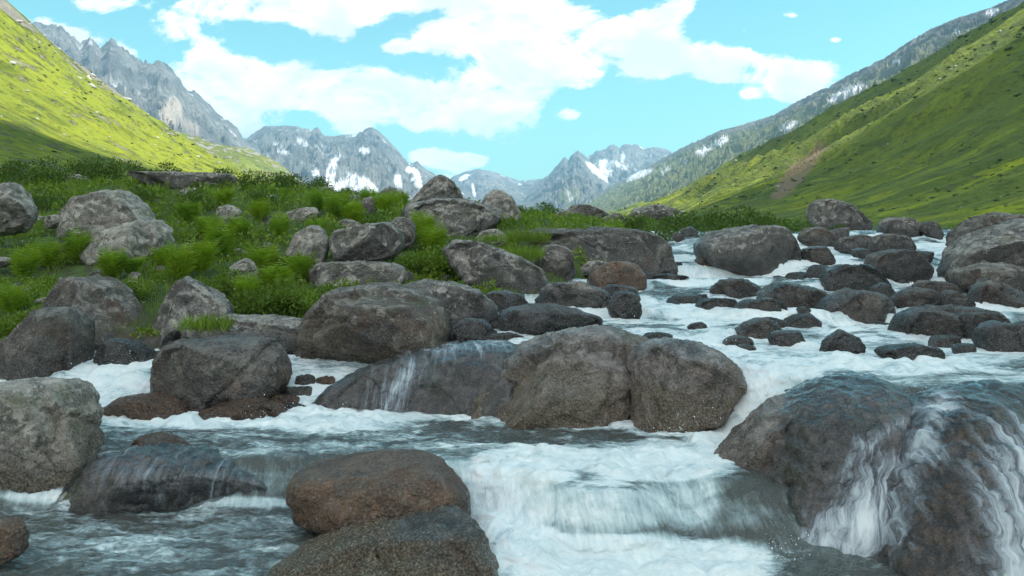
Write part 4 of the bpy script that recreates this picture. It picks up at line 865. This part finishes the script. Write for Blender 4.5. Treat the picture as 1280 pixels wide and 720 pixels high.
# loose rocks strewn over the left hillside
def scree(P, n, label, seed, smin, smax, vr):
    r = np.random.default_rng(seed); V0, F0 = ico(1); Vs = []; Fs = []; a, b = P.shape[:2]
    for k in range(n):
        i = r.integers(int(a*.12), a-1); j = int((vr[0]+(vr[1]-vr[0])*r.random()**.8)*150); c = P[i, min(j, b-1)]+0; nx = P[min(i+1, a-1), j]; c = c+(nx-c)*r.random()
        D = np.hypot(c[0], c[1]); s = (smin+(smax-smin)*r.random()**4)*D/300
        q = V0*(1+.35*r.normal(size=(len(V0), 1)))*s*np.array([1.3, 1, .75]); Vs.append(q+c); Fs.append(F0+k*len(V0))
    link('scree', mesh_from('scree', np.concatenate(Vs), np.concatenate(Fs), M_scree, False) , label, 'rocks', kind='stuff')
M_bush, t = newmat('scrub_green'); b_ = t.n('ShaderNodeBsdfPrincipled', i={'Base Color': t.mix(t.mr(t.noise(t.geo(), .08, 4), .4, .6), (.05, .075, .022), (.09, .12, .035)), 'Roughness': .95}); out(t, b_.outputs[0])
def scrub(P, n, label, seed, smin, smax):
    r = np.random.default_rng(seed); V0, F0 = ico(1); Vs = []; Fs = []; a, b = P.shape[:2]; k = 0
    I = r.integers(int(a*.08), a-1, n*4); J = r.integers(5, 148, n*4)
    for i, j in zip(I, J):
        c = P[i, j]+(P[i+1, j]-P[i, j])*r.random()+(P[i, j+1]-P[i, j])*r.random()
        if float(fbm(c[0]*.025, c[1]*.025, 4.4, 3)) < -.18: continue
        D = np.hypot(c[0], c[1]); s_ = (smin+(smax-smin)*r.random()**3)*max(D, 80)/300
        q = V0*(1+.4*r.normal(size=(len(V0), 1)))*s_*np.array([1.5, 1.3, .7]); Vs.append(q+c); Fs.append(F0+k*len(V0)); k += 1
        if k >= n: break
    link('scrub', mesh_from('scrub', np.concatenate(Vs), np.concatenate(Fs), M_bush, False), label, 'scrub', kind='stuff')
scrub(PR, 9000, 'dark low scrub dotting the right hillside', 12, .15, .8)
scrub(PL, 1500, 'dark low scrub dotting the left hillside', 13, .15, .6)
scree(PL, 1000, 'pale loose rocks scattered over the sunlit left hillside', 3, .15, 1.0, (.1, .99))
scree(PR, 350, 'few pale rocks scattered on the right hillside', 4, .2, .8, (.02, .9))

# ---------------------------------------------------------------- sky, sun, clouds, air
EL = 51; L = Vector((.98*math.cos(R(EL)), -.12*math.cos(R(EL)), math.sin(R(EL)))).normalized()
az = math.atan2(L.x, L.y)
wd = bpy.data.worlds.new('World'); sc.world = wd; wd.use_nodes = True; t = NT(wd.node_tree)
sky = t.n('ShaderNodeTexSky', sky_type='NISHITA', sun_disc=False, sun_elevation=R(EL), sun_rotation=az, air_density=1.2, dust_density=1.0, ozone_density=1.0)
dirv = t.tc('Generated'); sx, sy, sz = t.sep(dirv)
yc = t.m('MAXIMUM', sy, .05); u = t.m('DIVIDE', sx, yc); v = t.m('DIVIDE', sz, yc)
CL = [ # px, py, rx, ry, tilt: the clouds of the hour by bearing
 (80,45,45,14,20),(155,62,30,14,25),(228,35,38,16,10),(290,140,22,26,25),(260,90,55,32,12),(330,105,80,34,8),(420,115,80,28,6),(500,130,80,26,8),(590,140,90,36,4),(640,110,48,24,0),
 (350,8,80,22,0),(420,22,50,20,0),(280,5,60,16,0),(130,2,50,12,0),(480,0,60,14,0),(600,20,60,34,0),(690,25,70,40,0),(640,60,60,34,0),(700,80,50,22,10),(545,45,38,14,-10),(490,60,22,9,0),
 (790,45,50,28,-15),(850,12,40,14,-20),(810,85,34,14,-8),(890,78,60,26,5),(940,88,50,20,0),(1020,90,34,24,-10),(990,115,24,16,0),(990,20,20,9,10),(930,38,11,6,0),(712,143,17,8,0),(440,163,24,8,0),
 (560,205,40,12,10),(530,195,24,10,0),(590,200,24,8,0),(730,95,18,12,0),(1045,50,10,5,0),(935,118,12,6,0),(300,158,20,10,20),(580,226,60,8,0)]
acc = None
for (a, b, c, d, ang) in CL:
    cu, cv = (a-CX)/F, (HY-b)/F; ca, sa = math.cos(R(-ang)), math.sin(R(-ang)); ru, rv = c/F, d/F
    du = t.m('SUBTRACT', u, cu); dv = t.m('SUBTRACT', v, cv)
    e1 = t.m('MULTIPLY_ADD', du, ca/ru, t.m('MULTIPLY', dv, sa/ru)); e2 = t.m('MULTIPLY_ADD', du, -sa/rv, t.m('MULTIPLY', dv, ca/rv))
    q = t.m('MULTIPLY_ADD', e1, e1, t.m('MULTIPLY', e2, e2)); g = t.m('EXPONENT', t.m('MULTIPLY', q, -.75))
    acc = g if acc is None else t.m('ADD', acc, g)
acc = t.m('MINIMUM', acc, 1.12)
pv = t.comb(t.m('MULTIPLY', u, 1.0), t.m('MULTIPLY', v, 1.7), 0.0)
n1 = t.noise(pv, 8, 10, .66, .5); n2 = t.noise(pv, 26, 8, .7)
den = t.m('ADD', acc, t.m('ADD', t.m('MULTIPLY', t.m('SUBTRACT', n1, .5), 2.9), t.m('MULTIPLY', t.m('SUBTRACT', n2, .5), 1.0)))
front = t.mr(sy, .05, .3)
cm_f = t.mr(den, .60, 1.0)
gn = t.noise(dirv, 2.6, 8, .6); cm_b = t.m('MULTIPLY', t.mr(gn, .40, .50), t.mr(sz, 0, .15))
cm = t.m('ADD', t.m('MULTIPLY', cm_f, front), t.m('MULTIPLY', cm_b, t.m('SUBTRACT', 1.0, front)))
SKYS = .12
tint = t.mix(1.0, sky.outputs[0], (.43, .87, .73), 'MULTIPLY')
shade = t.mr(t.m('ADD', t.noise(t.vm('ADD', pv, (0, .035, 0)), 8, 10, .62, .5), t.m('MULTIPLY', t.noise(pv, 20, 6, .6), .3)), .48, .80, 1.0, .60)
cc = t.vm('SCALE', (7.4, 7.65, 7.7), shade)
skyc = t.mix(t.m('MULTIPLY', cm, .96), tint, cc)
bg = t.n('ShaderNodeBackground', i={'Color': skyc, 'Strength': SKYS}); ow = t.n('ShaderNodeOutputWorld'); t.t.links.new(bg.outputs[0], ow.inputs[0])

sun = bpy.data.lights.new('sun', 'SUN'); sun.energy = 4.6; sun.angle = R(.5); sun.color = (1, .95, .86)
so = bpy.data.objects.new('sun', sun); col.objects.link(so); so.rotation_euler = (-L).to_track_quat('-Z', 'Y').to_euler()

# unseen clouds added towards the sun to shade the stream and hillside
m, t = newmat('shade_cloud_white'); b_ = t.n('ShaderNodeBsdfDiffuse', i={'Color': (.9, .9, .9)}); out(t, b_.outputs[0])
def shade_cloud(target, rad, label, seed, zc=1000):
    V, Fc = ico(5); q = V*1.4+seed; V = V*(1+.35*fbm(q[:, 0], q[:, 1], q[:, 2], 4))[:, None]*np.array(rad)
    k = (zc-target[2])/L.z; c = Vector(target)+L*k
    link('shade_cloud', mesh_from('shade_cloud', V, Fc, m), label, kind='structure', loc=c)
shade_cloud((50, 60, 2), (125, 165, 45), 'white blocker added out of view to shade the stream', 3)
shade_cloud((195, 420, 85), (30, 110, 20), 'small white blocker added out of view to shade the right hillside', 8)
shade_cloud((120, 900, 20), (120, 90, 25), 'white blocker added out of view to shade the far right hillside', 15)

# the air
m = bpy.data.materials.new('haze'); m.use_nodes = True; t = NT(m.node_tree)
vol = t.n('ShaderNodeVolumePrincipled', i={'Color': (.42, .74, 1.0), 'Density': .00013, 'Anisotropy': .2})
o_ = t.n('ShaderNodeOutputMaterial'); t.t.links.new(vol.outputs[0], o_.inputs['Volume'])
zs = [-6, 760]; xs = [-7200, 7200]
bm = bmesh.new(); bmesh.ops.create_cube(bm, size=1)
for v_ in bm.verts: v_.co = (v_.co.x*15000, v_.co.y*15000, -7+(v_.co.z+.5)*(840+7))
me = bpy.data.meshes.new('haze'); bm.to_mesh(me); bm.free(); me.materials.append(m)
link('haze', me, kind='stuff', label='thin blue haze filling the valley', cat='haze')

# ---------------------------------------------------------------- camera and output
cam = bpy.data.cameras.new('camera'); cam.sensor_width = 36; cam.lens = 36*F/1280; cam.shift_y = -(360-HY)/1280
cam.clip_start = .1; cam.clip_end = 30000
co = bpy.data.objects.new('camera', cam); col.objects.link(co); co.location = (0, 0, H); co.rotation_euler = (R(90), 0, 0); sc.camera = co
vs = sc.view_settings; vs.view_transform = 'Standard'; vs.look = 'None'; vs.exposure = 1.0; vs.gamma = 1
cy = sc.cycles; cy.max_bounces = 4; cy.transparent_max_bounces = 12; cy.volume_bounces = 1; cy.use_denoising = True
cy.sample_clamp_indirect = 4
